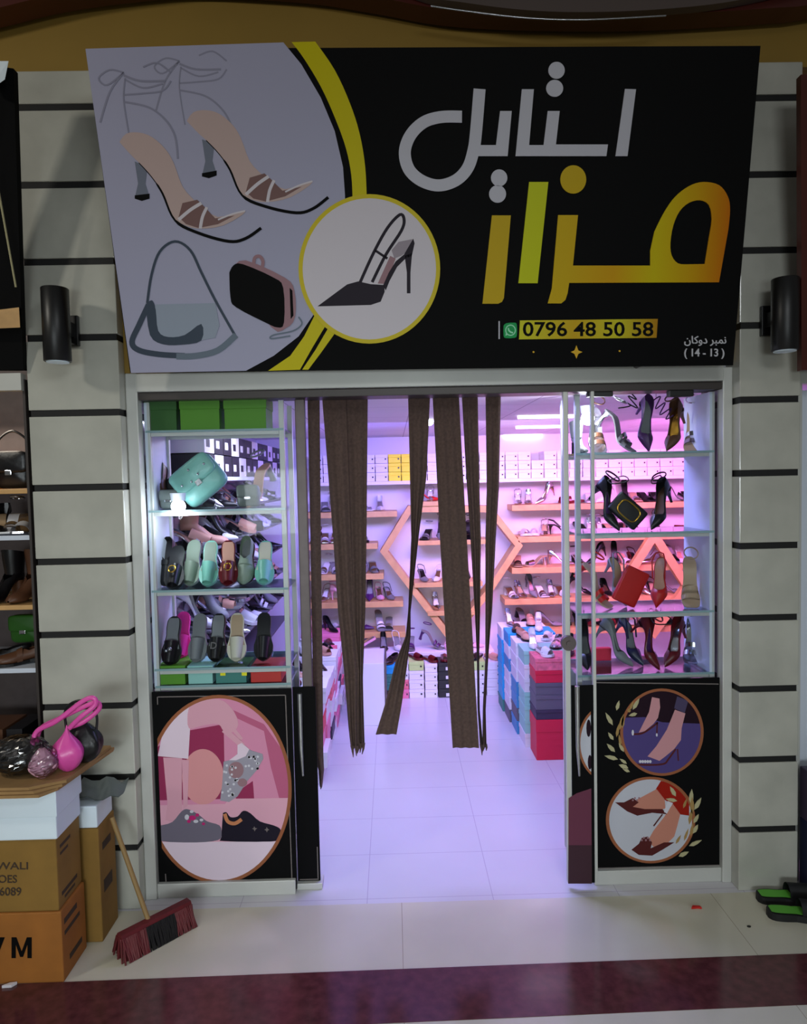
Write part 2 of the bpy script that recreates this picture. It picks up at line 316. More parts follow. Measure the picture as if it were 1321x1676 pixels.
def footbed(L, W, H, tab, lift=.003, k=.86, th=0.0, s0=0, s1=1, m=0):
    mb = MB(); ss = [s for s in SS if s0 <= s <= s1]
    top = [[(-L/2+L*s, a*lerp_tab(tab, s)*W/2*k, zfoot(s, H)+lift) for a in (-1, -.5, 0, .5, 1)] for s in ss]
    mb.grid(top, m)
    if th:
        bot = [[(p[0], p[1], p[2]-th) for p in r] for r in top]; mb.grid([r[::-1] for r in bot], m)
        mb.grid([[r[0] for r in top], [r[0] for r in bot]], m, sm=False); mb.grid([[r[4] for r in bot], [r[4] for r in top]], m, sm=False)
        mb.cap(top[0]+bot[0][::-1], m); mb.cap(top[-1]+bot[-1][::-1], m)
    return mb
def heel(L, W, H, kind='stiletto', m=0):
    mb = MB(); w_ = W*.34
    prof = {'stiletto': [(1, .16, 1), (.75, .085, .6), (.45, .045, .32), (.1, .034, .24), (0, .036, .25)], 'block': [(1, .2, 1), (.6, .17, .95), (0, .15, .95)], 'flare': [(1, .16, 1), (.6, .07, .6), (.2, .075, .6), (0, .1, .75)]}[kind]
    rows = []
    for t, lx, wy in prof:
        z = zfoot(.06, H)*t; x0 = -L/2+.006; x1 = x0+L*lx
        if kind == 'stiletto': x0 += (1-t)*.012; x1 += (1-t)*.012
        zz1 = z if t < 1 else zfoot(lx, H)-.001
        rows.append([(x0, -w_*wy*.7, z), (x0, w_*wy*.7, z), ((x0+x1)/2, w_*wy, z), (x1, w_*wy*.7, zz1), (x1, -w_*wy*.7, zz1), ((x0+x1)/2, -w_*wy, z)])
    mb.grid(rows, m, closed=True, sm=True); mb.cap(rows[-1], m); return mb
def band(L, W, H, tab, s, hgt, wid, m=0, r=None):
    """strap over the foot at station s, height hgt, width wid"""
    mb = MB(); rows = []
    for ds in (-.5, .5):
        ss = s+ds*wid/L; w_ = lerp_tab(tab, ss)*W/2*.95; z = zfoot(ss, H)
        rows.append([(-L/2+L*ss, -w_*math.cos(PI*k/10), z+hgt*(math.sin(PI*k/10)**.7)*(1-.12*ds)) for k in range(11)])
    mb.grid(rows, m)
    top = [[(p[0], p[1]*.95, p[2]-.003) for p in r_] for r_ in rows]; mb.grid(top[::-1], m)
    return mb
def ring(L, H, s, z, rx, ry, th, tilt=.15, m=0):
    mb = MB(); x = -L/2+L*s
    mb.tube([(x+rx*math.cos(2*PI*k/20), ry*math.sin(2*PI*k/20), zfoot(s, H)+z+tilt*rx*math.cos(2*PI*k/20)) for k in range(20)], th, 6, m, closed=True, flat=1.6); return mb
def make_shoe(kind, L=.235, W=.082, H=.075):
    """-> list of (part name, mesh builder, material role)"""
    if kind == 'pump': return [('upper', shell(L, W, H, PNT, .7, .052, .02, .04), 'main'), ('insole', footbed(L, W, H, PNT, .004, .84), 'lining'), ('heel', heel(L, W, H), 'main')]
    if kind == 'slingback':
        st = MB(); z0 = zfoot(.05, H)+.052
        st.tube([(-L*.04, .028, zfoot(.46, H)+.025), (-L*.3, .03, z0-.01), (-L*.46, .018, z0), (-L*.49, 0, z0+.002), (-L*.46, -.018, z0), (-L*.3, -.03, z0-.01), (-L*.04, -.028, zfoot(.46, H)+.025)], .003, 6, flat=1.8)
        up = MB(); sh = shell(L, W, H, PNT, .68, .012, .012, .04); up.join(sh)
        return [('upper', up, 'main'), ('insole', footbed(L, W, H, PNT, .006, .84), 'lining'), ('strap', st, 'main'), ('heel', heel(L, W, H), 'main')]
    if kind == 'ankle_strap':
        up = shell(L, W, H, PNT, .7, .06, .018, .04)
        return [('upper', up, 'main'), ('insole', footbed(L, W, H, PNT, .004, .84), 'lining'), ('ankle_strap', ring(L, H, .13, .085, .038, .03, .0028), 'main'), ('heel', heel(L, W, H), 'main')]
    if kind == 'sandal':
        return [('sole', footbed(L, W, H, SQR, .004, 1, .007), 'lining'), ('toe_strap', band(L, W, H, SQR, .78, .032, .022), 'main'), ('front_strap', band(L, W, H, SQR, .64, .042, .016), 'main'), ('ankle_strap', ring(L, H, .12, .075, .036, .03, .0028), 'main'), ('heel', heel(L, W, H, 'flare'), 'main')]
    if kind == 'mule':
        return [('sole', footbed(L, W, H, SQR, .004, 1, .008), 'lining'), ('vamp', band(L, W, H, SQR, .72, .04, .06), 'main'), ('heel', heel(L, W, H, 'block'), 'main')]
    if kind == 'slide':
        return [('sole', footbed(L, W*1.12, .008, RND, .012, 1, .02), 'main'), ('insole', footbed(L, W*1.12, .008, RND, .0135, .86, 0, .02, .7), 'lining'), ('upper', band(L, W*1.14, .012, RND, .74, .05, .1), 'main')]
    if kind == 'loafer':
        up = shell(L, W*1.1, .014, RND, .52, .05, .04, .05); so = footbed(L, W*1.14, .010, RND, .003, 1.02, .012)
        return [('upper', up, 'main'), ('insole', footbed(L, W, .014, RND, .006, .86, 0, 0, .5), 'lining'), ('sole', so, 'sole'), ('saddle_strap', band(L, W*1.1, .014, RND, .56, .053, .022), 'main')]
    if kind == 'boot':
        mb = shell(L, W*1.05, H, RND, .5, .06, .05, .055); sh = MB(); rows = []
        for t in range(6):
            z = zfoot(.1, H)+.03+t*.02; rr = .036+.002*t
            rows.append([(-L*.3+rr*1.15*math.cos(2*PI*k/14), rr*math.sin(2*PI*k/14), z+.012*math.cos(2*PI*k/14)*(t > 4)) for k in range(14)])
        sh.grid(rows, 0, True)
        return [('upper', mb, 'main'), ('shaft', sh, 'main'), ('heel', heel(L, W, H, 'block'), 'sole')]
PARTS = {}; MESHC = {}
def shoe_parts(kind):
    if kind not in PARTS: PARTS[kind] = make_shoe(kind)
    return PARTS[kind]
def role(r, main, lining): return {'main': main, 'lining': lining, 'sole': 'black' if main != 'black' else 'brown'}[r]
NAMES = {'pump': 'stiletto_pump', 'slingback': 'slingback_heel', 'ankle_strap': 'ankle_strap_heel', 'sandal': 'heeled_sandal', 'mule': 'heeled_mule', 'slide': 'slide_sandal', 'loafer': 'loafer', 'boot': 'ankle_boot'}
WORDS = {k: v.replace('_', ' ') for k, v in NAMES.items()}
def low_z(kind, R3):
    return min((R3 @ p).z for _, mb, _r in shoe_parts(kind) for p in mb.v)
def shoe(kind, main, lining, x, y, z, head, label, group=None, tilt=0.0, roll=0.0, scale=1.0, extra=None):
    """one shoe as a thing with parts, its lowest point set on height z"""
    E3 = Euler((math.radians(roll), math.radians(tilt), math.radians(head))); R3 = E3.to_matrix()
    t = thing(NAMES[kind], label, 'shoe', (x, y, z-low_z(kind, R3)*scale), group); t.rotation_euler = E3; t.scale = (scale,)*3
    for nm, mb, r in shoe_parts(kind):
        key = (kind, nm, main, lining)
        if key not in MESHC: MESHC[key] = mb.mesh(nm, mats_of(role(r, main, lining)))
        o = bpy.data.objects.new(nm, MESHC[key]); COL.objects.link(o); o.parent = t
    if extra: extra(t)
    return t
def tiny_shoe(kind, main, lining, x, y, z, head, label, group=None, tilt=0.0, scale=1.0):
    """a shoe far back in the shop: one mesh, several materials"""
    key = (kind, main, lining)
    if key not in MESHC:
        mb = MB(); ms = []
        for nm, q, r in shoe_parts(kind):
            c = role(r, main, lining)
            if c not in ms: ms.append(c)
            q2 = MB(); q2.join(q); q2.m = [0]*len(q.f); mb.join(q2, ms.index(c))
        MESHC[key] = mb.mesh(NAMES[kind], mats_of(ms))
    o = bpy.data.objects.new(NAMES[kind], MESHC[key]); COL.objects.link(o)
    E3 = Euler((0, math.radians(tilt), math.radians(head))); o.rotation_euler = E3; o.scale = (scale,)*3
    o.location = (x, y, z-low_z(kind, E3.to_matrix())*scale)
    return tag(o, label, 'shoe', group)
COLWORD = {'black': 'black', 'white': 'white', 'red': 'red', 'wine': 'dark red', 'beige': 'beige', 'nude': 'nude', 'grey': 'grey', 'purple': 'purple', 'silver': 'silver', 'brown': 'brown', 'gold': 'gold', 'cream': 'cream', 'navy': 'navy', 'fuchsia': 'fuchsia', 'blush': 'pale pink'}
# ---------------------------------------------------------------- printed boards
class Board:
    """a flat board in the place: photo rays meet its plane, layers of print stand a fraction of a millimetre proud"""
    def __init__(s, o, n): s.o = Vector(o); s.n = Vector(n).normalized()
    def at(s, u, v, h=0.0):
        d = ray(u, v); t = (s.o-CAMP).dot(s.n)/d.dot(s.n); return CAMP + d*t + s.n*h
def pieces(mb):
    """split lettering into its glyphs: islands, joined when one stands above the other"""
    par = list(range(len(mb.v)))
    def root(i):
        while par[i] != i: par[i] = par[par[i]]; i = par[i]
        return i
    for f in mb.f:
        for i in f[1:]: par[root(i)] = root(f[0])
    isl = {}
    for fi, f in enumerate(mb.f): isl.setdefault(root(f[0]), []).append(fi)
    L = []
    for k, fs in isl.items():
        xs = [mb.v[i].x for fi in fs for i in mb.f[fi]]; L.append([min(xs), max(xs), fs])
    L.sort(); out = []
    for a, b_, fs in L:
        if out and min(b_, out[-1][1])-max(a, out[-1][0]) > .4*min(b_-a, out[-1][1]-out[-1][0]): out[-1][1] = max(b_, out[-1][1]); out[-1][2] += fs
        else: out.append([a, b_, list(fs)])
    res = []
    for a, b_, fs in out:
        m_ = MB(); idx = sorted({i for fi in fs for i in mb.f[fi]}); mp = {i: j for j, i in enumerate(idx)}
        m_.add([mb.v[i] for i in idx], [tuple(mp[i] for i in mb.f[fi]) for fi in fs]); res.append(m_)
    return res
class Ink:
    """layers of print on one board, each a part"""
    def __init__(s, board, root, conv, step=.00012): s.b = board; s.r = root; s.c = conv; s.k = 0; s.st = step
    def fn(s, k):
        def f(u, v, h): return s.b.at(*s.c(u, v), .0004 if h == 0 else h)
        return f
    def lay(s, name, loops, m, label=None, up=True, clip=None):
        """loops: list of polygons, each a list of points or [outer, hole ...] """
        if up: s.k += 1
        mb = MB(); h = .0006 + s.k*s.st
        one = {'lettering': 'letter_stroke', 'leaf_wreath': 'leaf', 'star': 'star', 'yellow_band': 'yellow_band', 'printed_star': 'printed_star', 'printed_gems': 'printed_gem', 'printed_glitter_spots': 'printed_glitter_spot'}.get(name)
        if one and len(loops) > 1:
            for lp in loops: o = s.lay(one, [lp], m, None, False)
            return o
        for lp in loops:
            if not isinstance(lp[0][0], (int, float)): mb.prism(lp, s.fn(s.k), h)
            else:
                if clip: lp = clip_convex(lp, clip)
                if len(lp) > 2: mb.prism([lp], s.fn(s.k), h)
        return part(name, mb, m, s.r, label)
    def text(s, name, body, x0, x1, y0, y1, m, bold=0.0, shear=0.0, label=None):
        s.k += 1
        for mb in pieces(fit_text(body, s.fn(s.k), x0, x1, y0, y1, .0006+s.k*s.st, bold, shear)): o = part(name, mb, m, s.r, label)
        return o
def clip_convex(poly, clip):
    """Sutherland-Hodgman against a convex polygon"""
    def area2(p): return sum(p[i-1][0]*p[i][1]-p[i][0]*p[i-1][1] for i in range(len(p)))
    if area2(clip) < 0: clip = clip[::-1]
    out = list(poly)
    for i in range(len(clip)):
        a, b_ = clip[i-1], clip[i]; src = out; out = []
        def side(p): return (b_[0]-a[0])*(p[1]-a[1])-(b_[1]-a[1])*(p[0]-a[0])
        for j in range(len(src)):
            p, q = src[j-1], src[j]; sp, sq = side(p), side(q)
            if sq >= 0:
                if sp < 0: t = sp/(sp-sq); out.append((p[0]+(q[0]-p[0])*t, p[1]+(q[1]-p[1])*t))
                out.append(q)
            elif sp >= 0: t = sp/(sp-sq); out.append((p[0]+(q[0]-p[0])*t, p[1]+(q[1]-p[1])*t))
        if not out: return []
    return out
def lines(specs): return [stroke(spl2(p, 5) if len(p) > 2 else p, wd) for p, wd in specs]
for nm, c in [('ink_pale', (164, 164, 188)), ('ink_cool', (160, 160, 186)), ('ink_letter', (186, 186, 196)), ('ink_yellow', (196, 184, 16)), ('ink_lime', (190, 196, 20)), ('ink_mustard', (190, 160, 16)), ('ink_ring', (200, 182, 40)), ('ink_circle', (204, 198, 206)),
              ('ink_nude', (186, 164, 160)), ('ink_tan', (120, 92, 90)), ('ink_heel', (112, 118, 134)), ('ink_lace', (138, 138, 158)), ('ink_bagdark', (62, 72, 86)), ('ink_bagmid', (104, 116, 130)), ('ink_baglight', (146, 156, 172)), ('ink_rose', (150, 116, 124)), ('ink_lilac', (150, 140, 150)), ('ink_violet_black', (28, 18, 32)),
              ('ink_green', (30, 150, 80)), ('ink_mintline', (150, 220, 180)), ('ink_gold', (214, 170, 50)), ('ink_small', (190, 190, 196)),
              ('ink_pink', (214, 140, 172)), ('ink_rosewall', (186, 96, 130)), ('ink_deep_rose', (150, 50, 88)), ('ink_ball', (216, 148, 152)), ('ink_pinkfloor', (222, 166, 186)), ('ink_white', (226, 206, 222)), ('ink_skin', (216, 160, 178)), ('ink_grey_shoe', (112, 106, 122)), ('ink_glitter', (156, 152, 166)),
              ('ink_dark_shoe', (30, 26, 40)), ('ink_orange_line', (200, 130, 90)), ('ink_frame', (150, 92, 62)), ('ink_line', (120, 112, 110)), ('ink_night', (34, 18, 30)), ('ink_blueviolet', (78, 66, 122)), ('ink_foot', (196, 142, 148)), ('ink_leaf', (176, 170, 132)), ('ink_leafgold', (160, 130, 80)),
              ('ink_offwhite', (188, 190, 200)), ('ink_redcloth', (150, 30, 18)), ('ink_footwarm', (190, 128, 110)), ('ink_strap', (82, 34, 34)), ('ink_trouser', (74, 66, 96)), ('ink_silver', (206, 204, 214)), ('ink_dusk_rose', (104, 56, 74)), ('ink_dusk', (66, 44, 52))]: mat(nm, c, .42)
def big_sign():
    bl, br = P(213, 610, -.075), P(1200, 598, -.075); W = (br-bl).length
    y0, y1 = -1.2, -.1
    for _ in range(50):
        y = (y0+y1)/2
        if (P(1245, 75, y)-P(140, 80, y)).length > W: y1 = y
        else: y0 = y
    tl, tr = P(140, 80, y), P(1245, 75, y)
    n = ((br+tr-bl-tl)/2).cross((tl+tr-bl-br)/2).normalized()
    if n.y > 0: n = -n
    c = (bl+br+tl+tr)/4
    bd = Board(c, n)
    root = thing('shop_sign', 'large leaning black and white shop sign with shoes, yellow lettering and phone number', 'sign', ((bl+br)/2 + Vector((0, .03, 0))))
    q = [bd.at(213, 610), bd.at(1200, 598), bd.at(1245, 75), bd.at(140, 80)]; th = -n*.035
    b = MB(); b.hexa([q[0]+th, q[1]+th, q[1], q[0], q[3]+th, q[2]+th, q[2], q[3]]); part('board', b, 'ink', root)
    # bracket feet that carry the leaning top on the wall
    b = MB()
    for u in (330, 1060):
        for v in (150,):
            p = bd.at(u, v, -.035); b.tube([p, Vector((p.x, .07, p.z+.01))], .014, 8)
            p = bd.at(u, 592, -.03); b.tube([p, Vector((p.x, .07, p.z))], .014, 8)
    part('bracket', b, 'alu_dark', root)
    k = Ink(bd, root, lambda u, v: (130+u/2.2017, 60+v/2.2017))
    k.lay('white_panel', [[(22, 44), (735, 21), (800, 100), (870, 220), (920, 340), (950, 470), (957, 570), (960, 700), (930, 860), (895, 940), (845, 1000), (790, 1080), (700, 1150), (600, 1204), (186, 1212)]], 'ink_pale')
    k.lay('yellow_band', [spl2([(765, 20), (810, 80), (870, 180), (920, 290), (960, 400), (980, 500), (985, 600)], 4)+spl2([(1036, 600), (1030, 470), (1010, 350), (975, 240), (920, 120), (850, 18)], 4)], 'ink_yellow')
    k.lay('yellow_band', [[(850, 1000), (885, 1045), (840, 1120), (795, 1200), (680, 1204), (760, 1150), (810, 1080)], [(900, 1045), (920, 1070), (870, 1140), (825, 1200), (803, 1200), (850, 1130)]], 'ink_yellow')
    # pair of strappy sandals
    def sandal(dx, dy):
        T = lambda pts: [(x+dx, y+dy*(1+.0009*(x-145))) for x, y in pts]; T0 = T
        TL = lambda pts: [(x+dx*.83, y+dy*.55) for x, y in pts]
        k.lay('printed_lace', lines([(TL(p), w_) for p, w_ in [([(160, 130), (110, 120), (70, 150), (100, 175), (160, 130)], 6), ([(160, 130), (110, 200), (75, 310)], 7), ([(160, 140), (220, 160), (310, 160)], 8), ([(165, 155), (230, 185), (300, 170)], 6), ([(160, 210), (230, 205), (300, 195), (330, 160)], 6), ([(160, 235), (250, 255), (310, 300), (345, 360), (355, 440)], 7), ([(165, 150), (160, 230), (180, 360)], 5), ([(230, 110), (280, 95), (330, 130)], 6)]]), 'ink_lace')
        k.lay('printed_heel', [T([(200, 450), (245, 470), (238, 530), (253, 578), (200, 582), (212, 530)])], 'ink_heel')
        k.lay('printed_heel_tip', [T([(200, 572), (253, 566), (253, 584), (225, 592), (200, 584)])], 'ink')
        k.lay('printed_footbed', [T(spl2([(145, 380), (170, 350), (215, 346), (262, 362), (310, 405), (340, 455), (372, 540), (415, 590), (440, 610), (500, 650), (600, 630), (520, 680), (430, 692), (370, 675), (335, 645), (300, 570), (250, 490), (190, 430), (145, 380)], 3)[:-1])], 'ink_nude')
        k.lay('printed_toe_bed', [T([(358, 650), (372, 600), (425, 588), (450, 612), (490, 655), (560, 645), (500, 676), (430, 690), (385, 676)])], 'ink_tan')
        k.lay('printed_strap', lines([(T([(358, 660), (400, 625), (440, 600)]), 12), (T([(436, 692), (444, 650), (460, 615)]), 11), (T([(500, 660), (550, 640), (598, 628)]), 6)]), 'ink_circle')
        k.lay('printed_sole_line', [stroke(T(spl2([(215, 455), (260, 505), (300, 565), (345, 662), (430, 708), (540, 738), (600, 727), (655, 690)], 5)), [3]*8+[7]*8+[11]*20)], 'ink')
    sandal(242, -76); sandal(0, 0)
    # shoulder bag
    k.lay('printed_bag_strap', lines([([(245, 960), (260, 860), (290, 775), (345, 738), (400, 770), (440, 850), (490, 950), (560, 1075)], 9), ([(250, 965), (215, 1040), (190, 1100), (215, 1130), (290, 1145), (380, 1150)], 20)]), 'ink_bagdark')
    k.lay('printed_bag', [[(275, 965), (490, 960), (505, 1040), (490, 1085), (380, 1105), (300, 1105), (255, 1070)]], 'ink_baglight')
    k.lay('printed_bag_flap', [spl2([(240, 965), (262, 950), (276, 985), (285, 1060), (320, 1082), (380, 1075), (440, 1035), (440, 1095), (370, 1110), (300, 1108), (255, 1075), (240, 965)], 3)[:-1]], 'ink_bagdark')
    k.lay('printed_bag_base', [stroke(spl2([(350, 1152), (420, 1150), (500, 1130), (565, 1075)], 4), 22)], 'ink_bagmid')
    # black clutch
    k.lay('printed_clutch_frame', [spl2([(555, 830), (600, 806), (740, 868), (775, 915), (778, 1010), (745, 1050), (690, 1045), (560, 830)], 3)[:-1]], 'ink_rose')
    k.lay('printed_clutch', [spl2([(541, 850), (556, 824), (590, 820), (700, 868), (735, 905), (738, 1030), (715, 1048), (670, 1030), (565, 975), (545, 940), (541, 850)], 3)[:-1], [(758, 905), (768, 915), (772, 1005), (762, 1018)]], 'ink')
    k.lay('printed_clasp', lines([([(628, 830), (632, 798), (650, 792), (662, 812), (655, 845)], 12)]), 'ink_rose')
    k.lay('printed_chain', lines([([(790, 1010), (802, 1035), (770, 1060), (700, 1075), (692, 1088), (760, 1078)], 5)]), 'ink_bagmid')
    # round picture
    k.lay('circle_ring', [ell(1045, 837, 255, 269, 64)], 'ink_ring'); k.lay('circle_picture', [ell(1045, 837, 240, 254, 64)], 'ink_circle')
    k.lay('printed_shoe_lining', [[(1125, 770), (1150, 740), (1200, 730), (1195, 765), (1160, 790), (1135, 800)]], 'ink_lilac'); k.lay('printed_shoe_insole', [[(1075, 890), (1120, 790), (1140, 800), (1105, 892)]], 'ink_rose', up=False)
    k.lay('printed_slingback', lines([([(1012, 885), (1060, 780), (1110, 690), (1155, 642), (1170, 660), (1160, 700), (1105, 785), (1055, 885)], 11), ([(1065, 770), (1110, 800)], 9)]) +
          [[(858, 972), (935, 915), (965, 893), (1005, 882), (1050, 892), (1100, 895), (1100, 920), (1086, 955), (1050, 967)], [(1095, 895), (1115, 850), (1140, 810), (1170, 785), (1203, 728), (1208, 745), (1198, 790), (1175, 800), (1145, 830), (1118, 880), (1104, 915)], [(1172, 790), (1199, 780), (1193, 850), (1193, 925), (1180, 925), (1180, 850)]], 'ink_violet_black')
    # lettering, zoomed frame of the right half
    k.c = lambda u, v: (640+u/1.9398, 60+v/1.9398)
    k.lay('lettering', [[(742, 167), (777, 168), (750, 380), (712, 380)], [(415, 168), (453, 168), (438, 345), (484, 345), (497, 237), (535, 237), (523, 343), (688, 343), (683, 380), (395, 380)],
                        [(333, 345), (346, 237), (383, 237), (370, 380), (262, 380), (274, 345)], ell(525, 108, 26, 27, 24), ell(519, 165, 27, 27, 24), ell(343, 449, 26, 27, 24), ell(338, 500, 27, 28, 24)], 'ink_letter', 'white upper word')
    k.lay('lettering', [stroke(spl2([(225, 255), (160, 256), (105, 272), (63, 312), (44, 365), (56, 420), (95, 457), (150, 473), (205, 457), (243, 418), (262, 360), (270, 300), (281, 167)], 6), 38)], 'ink_letter', 'white bowl and stem of the upper word')
    x0, x1 = [(bd.at(640+u/1.9398, 60+600/1.9398)-root.location).x for u in (560, 1075)]
    gradient('ink_sunset', [(0, (196, 164, 16)), (.3, (200, 150, 14)), (.55, (198, 180, 16)), (.8, (196, 150, 14)), (1, (190, 104, 10))], x0, x1, .42)
    hole = spl2([(995, 722), (1008, 640), (1017, 580), (1008, 535), (980, 520), (945, 528), (915, 555), (895, 600), (886, 655), (890, 695), (910, 720), (940, 723)], 3)
    k.lay('lettering', [[[(822, 727), (822, 680)]+spl2([(835, 620), (865, 560), (900, 510), (945, 475), (990, 462), (1040, 472), (1068, 508), (1075, 550), (1070, 610)], 4)+[(1040, 780), (565, 782), (560, 815), (553, 836), (540, 847), (497, 847), (510, 800), (530, 567), (593, 567), (577, 727)], hole]], 'ink_sunset', 'yellow to orange lower word')
    k.lay('lettering', [ell(578, 454, 41, 45, 32), [(320, 568), (380, 568), (358, 830), (352, 842), (340, 848), (290, 848)]], 'ink_mustard', 'mustard dot and stem', up=False)
    k.lay('lettering', [[(438, 462), (499, 462), (465, 783), (404, 783)]], 'ink_lime', 'lime yellow stem', up=False)
    xa, xb = [(bd.at(640+u/1.9398, 60+930/1.9398)-root.location).x for u in (407, 845)]
    gradient('ink_strip', [(0, (196, 196, 40)), (.4, (196, 160, 30)), (.7, (196, 190, 40)), (1, (170, 120, 24))], xa, xb, .42)
    k.lay('number_strip', [[(409, 901), (846, 896), (842, 956), (406, 961)]], 'ink_strip'); k.lay('green_icon', [spl2([(357, 918), (365, 910), (392, 908), (399, 915), (399, 948), (392, 956), (365, 957), (357, 950), (357, 918)], 2)[:-1]], 'ink_green', up=False); k.lay('line_mark', [[(341, 903), (345, 903), (345, 960), (341, 960)]], 'ink_letter', up=False)
    k.lay('icon_sign', [[ell(379, 932, 17, 18, 24), ell(379, 932, 13.5, 14.5, 24)[::-1]], [(363, 950), (364, 940), (371, 946)], stroke(spl2([(372, 925), (374, 933), (380, 938), (387, 940)], 4), 5)], 'ink_mintline')
    k.text('digit', '0796 48 50 58', 418, 832, 905, 952, 'ink', .018)
    k.lay('star', [[(588, 980), (594, 996), (607, 1001), (594, 1007), (588, 1022), (582, 1007), (570, 1001), (582, 996)], ell(452, 1001, 3, 3, 10), ell(725, 998, 3, 3, 10)], 'ink_gold')
    k.text('small_letter', '\uFEE5\uFE8E\uFB90\uFEED\uFEA9 \uFEAE\uFE92\uFEE4\uFEE7', 930, 1063, 950, 982, 'ink_small', .012); k.text('small_digit', '( 14 - 13 )', 930, 1057, 990, 1023, 'ink_small', .014)
big_sign()
# ---------------------------------------------------------------- posters on the low panels
def leaf(x, y, a, L, wd):
    ca, sa = math.cos(math.radians(a)), math.sin(math.radians(a)); pts = [(0, 0), (.3*L, wd/2), (.65*L, wd/2.4), (L, 0), (.65*L, -wd/2.4), (.3*L, -wd/2)]
    return [(x+p*ca-q*sa, y+p*sa+q*ca) for p, q in pts]
def wpos(conv, y):
    def f(u, v): return conv(u, v)
    return f
def left_poster():
    bd = Board((0, .088, .4), (0, -1, 0)); cv = lambda u, v: (230+u/4.4033, 1110+v/4.4033)
    q = [bd.at(*cv(160, 1510)), bd.at(*cv(1128, 1500)), bd.at(*cv(1066, 80)), bd.at(*cv(100, 95))]
    x0, x1, z0, z1 = -1.038, q[1].x, .012, .888
    root = thing('poster', 'black poster with large pink round picture of sneakers, left of the doorway', 'poster', ((x0+x1)/2, .1, z0))
    b = MB(); b.box(x0, x1, .088, .096, z0, z1); part('panel', b, 'ink', root)
    k = Ink(bd, root, cv)
    k.lay('border_line', [stroke(p, 7) for p in ([(125, 135), (1045, 122)], [(1045, 122), (1092, 1460)], [(1092, 1460), (185, 1480)], [(185, 1480), (180, 1410)], [(122, 135), (124, 190)])], 'ink_line')
    cx, cy = 565, 800; L_ = 118
    def lx(v): return 108+(v-100)*.041
    clip = [(lx(60), 60), (1150, 60), (1150, 1560), (lx(1560), 1560)]
    E_ = lambda rx, ry: clip_convex(ell(cx, cy, rx, ry, 72), clip)
    k.lay('picture_ring', [E_(525, 680)], 'ink_frame'); pic = E_(500, 655); k.lay('round_picture', [pic], 'ink_pink')
    def L(n, polys, m): k.lay(n, [clip_convex(p, pic) for p in polys if clip_convex(p, pic)], m)
    def C(poly):  # clip any polygon to the picture
        return clip_convex(poly, pic)
    L('printed_wall', [[(330, 380), (600, 330), (610, 870), (110, 880), (110, 500)], [(680, 830), (810, 740), (820, 870), (690, 870)]], 'ink_deep_rose')
    L('printed_wall', [[(670, 230), (890, 330), (1080, 600), (1080, 865), (1000, 865), (940, 640), (890, 380), (700, 290)]], 'ink_rosewall')
    L('printed_ball', [ell(450, 710, 150, 200, 40)], 'ink_ball')
    L('printed_floor', [[(120, 915), (610, 905), (640, 868), (1090, 862), (1090, 1500), (120, 1500)]], 'ink_pinkfloor')
    L('printed_floor_front', [[(120, 1180), (1000, 1175), (900, 1330), (700, 1450), (300, 1470), (120, 1400)]], 'ink_white')
    L('printed_shorts', [[(200, 190), (420, 150), (360, 330), (345, 580), (125, 560), (160, 400)]], 'ink_white')
    L('printed_arm', [spl2([(360, 160), (560, 150), (660, 220), (705, 330), (660, 390), (600, 380), (560, 330), (450, 340), (350, 360), (340, 260)], 3)], 'ink_skin')
    L('printed_hand', [stroke(spl2([(600, 370), (660, 420), (720, 470), (740, 490)], 4), 40), stroke(spl2([(655, 350), (690, 390), (730, 440)], 4), 26)], 'ink_skin')
    L('printed_leg', [[(165, 570), (300, 575), (298, 860), (300, 960), (240, 1040), (180, 1020), (195, 900)], [(300, 585), (350, 590), (340, 920), (310, 940)]], 'ink_skin')
    L('printed_grey_sneaker', [spl2([(145, 1060), (230, 1035), (300, 955), (350, 945), (430, 990), (480, 1030), (570, 1060), (585, 1120), (560, 1165), (400, 1182), (150, 1172), (140, 1120), (145, 1060)], 3)[:-1]], 'ink_grey_shoe')
    L('printed_laces', [ell(335, 1000, 16, 20, 12), ell(400, 1030, 18, 12, 12), ell(370, 960, 14, 10, 12), ell(440, 1020, 14, 10, 12)], 'ink_silver')
    L('printed_laces', [ell(375, 1005, 26, 18, 12), ell(410, 985, 14, 12, 12), ell(350, 1030, 14, 12, 12), ell(455, 1048, 12, 10, 12)], 'fuchsia')
    L('printed_black_sneaker', [spl2([(595, 970), (620, 965), (650, 1000), (700, 995), (740, 955), (790, 970), (860, 1030), (960, 1060), (1010, 1090), (1000, 1150), (940, 1175), (600, 1172), (585, 1140), (595, 970)], 3)[:-1]], 'ink_dark_shoe')
    L('printed_trim', [stroke(spl2([(608, 975), (630, 1030), (680, 1045), (730, 1015)], 4), 26)], 'ink_orange_line')
    L('printed_star', [[(820, 1065), (828, 1078), (843, 1080), (830, 1088), (824, 1103), (818, 1088), (804, 1082), (816, 1078)], [(910, 1070), (918, 1084), (930, 1090), (917, 1096), (912, 1110), (906, 1096), (893, 1090), (906, 1084)]], 'ink_line')
    L('printed_glitter_sneaker', [[(600, 600), (640, 590), (690, 570), (710, 500), (740, 490), (800, 520), (880, 545), (885, 580), (840, 660), (770, 740), (700, 850), (640, 890), (575, 880), (590, 760)]], 'ink_glitter')
    L('printed_glitter_trim', [[(700, 480), (730, 465), (785, 510), (760, 560), (690, 590), (640, 590), (700, 545)]], 'ink_white')
    L('printed_glitter_patch', [ell(690, 660, 55, 60, 20), ell(735, 750, 35, 30, 16)], 'ink_rose')
    rr = random.Random(3)
    L('printed_glitter_spots', [ell(rr.uniform(590, 700), rr.uniform(620, 860), 9, 9, 7) for _ in range(26)]+[ell(rr.uniform(750, 860), rr.uniform(560, 650), 9, 9, 7) for _ in range(18)], 'ink_silver')
left_poster()
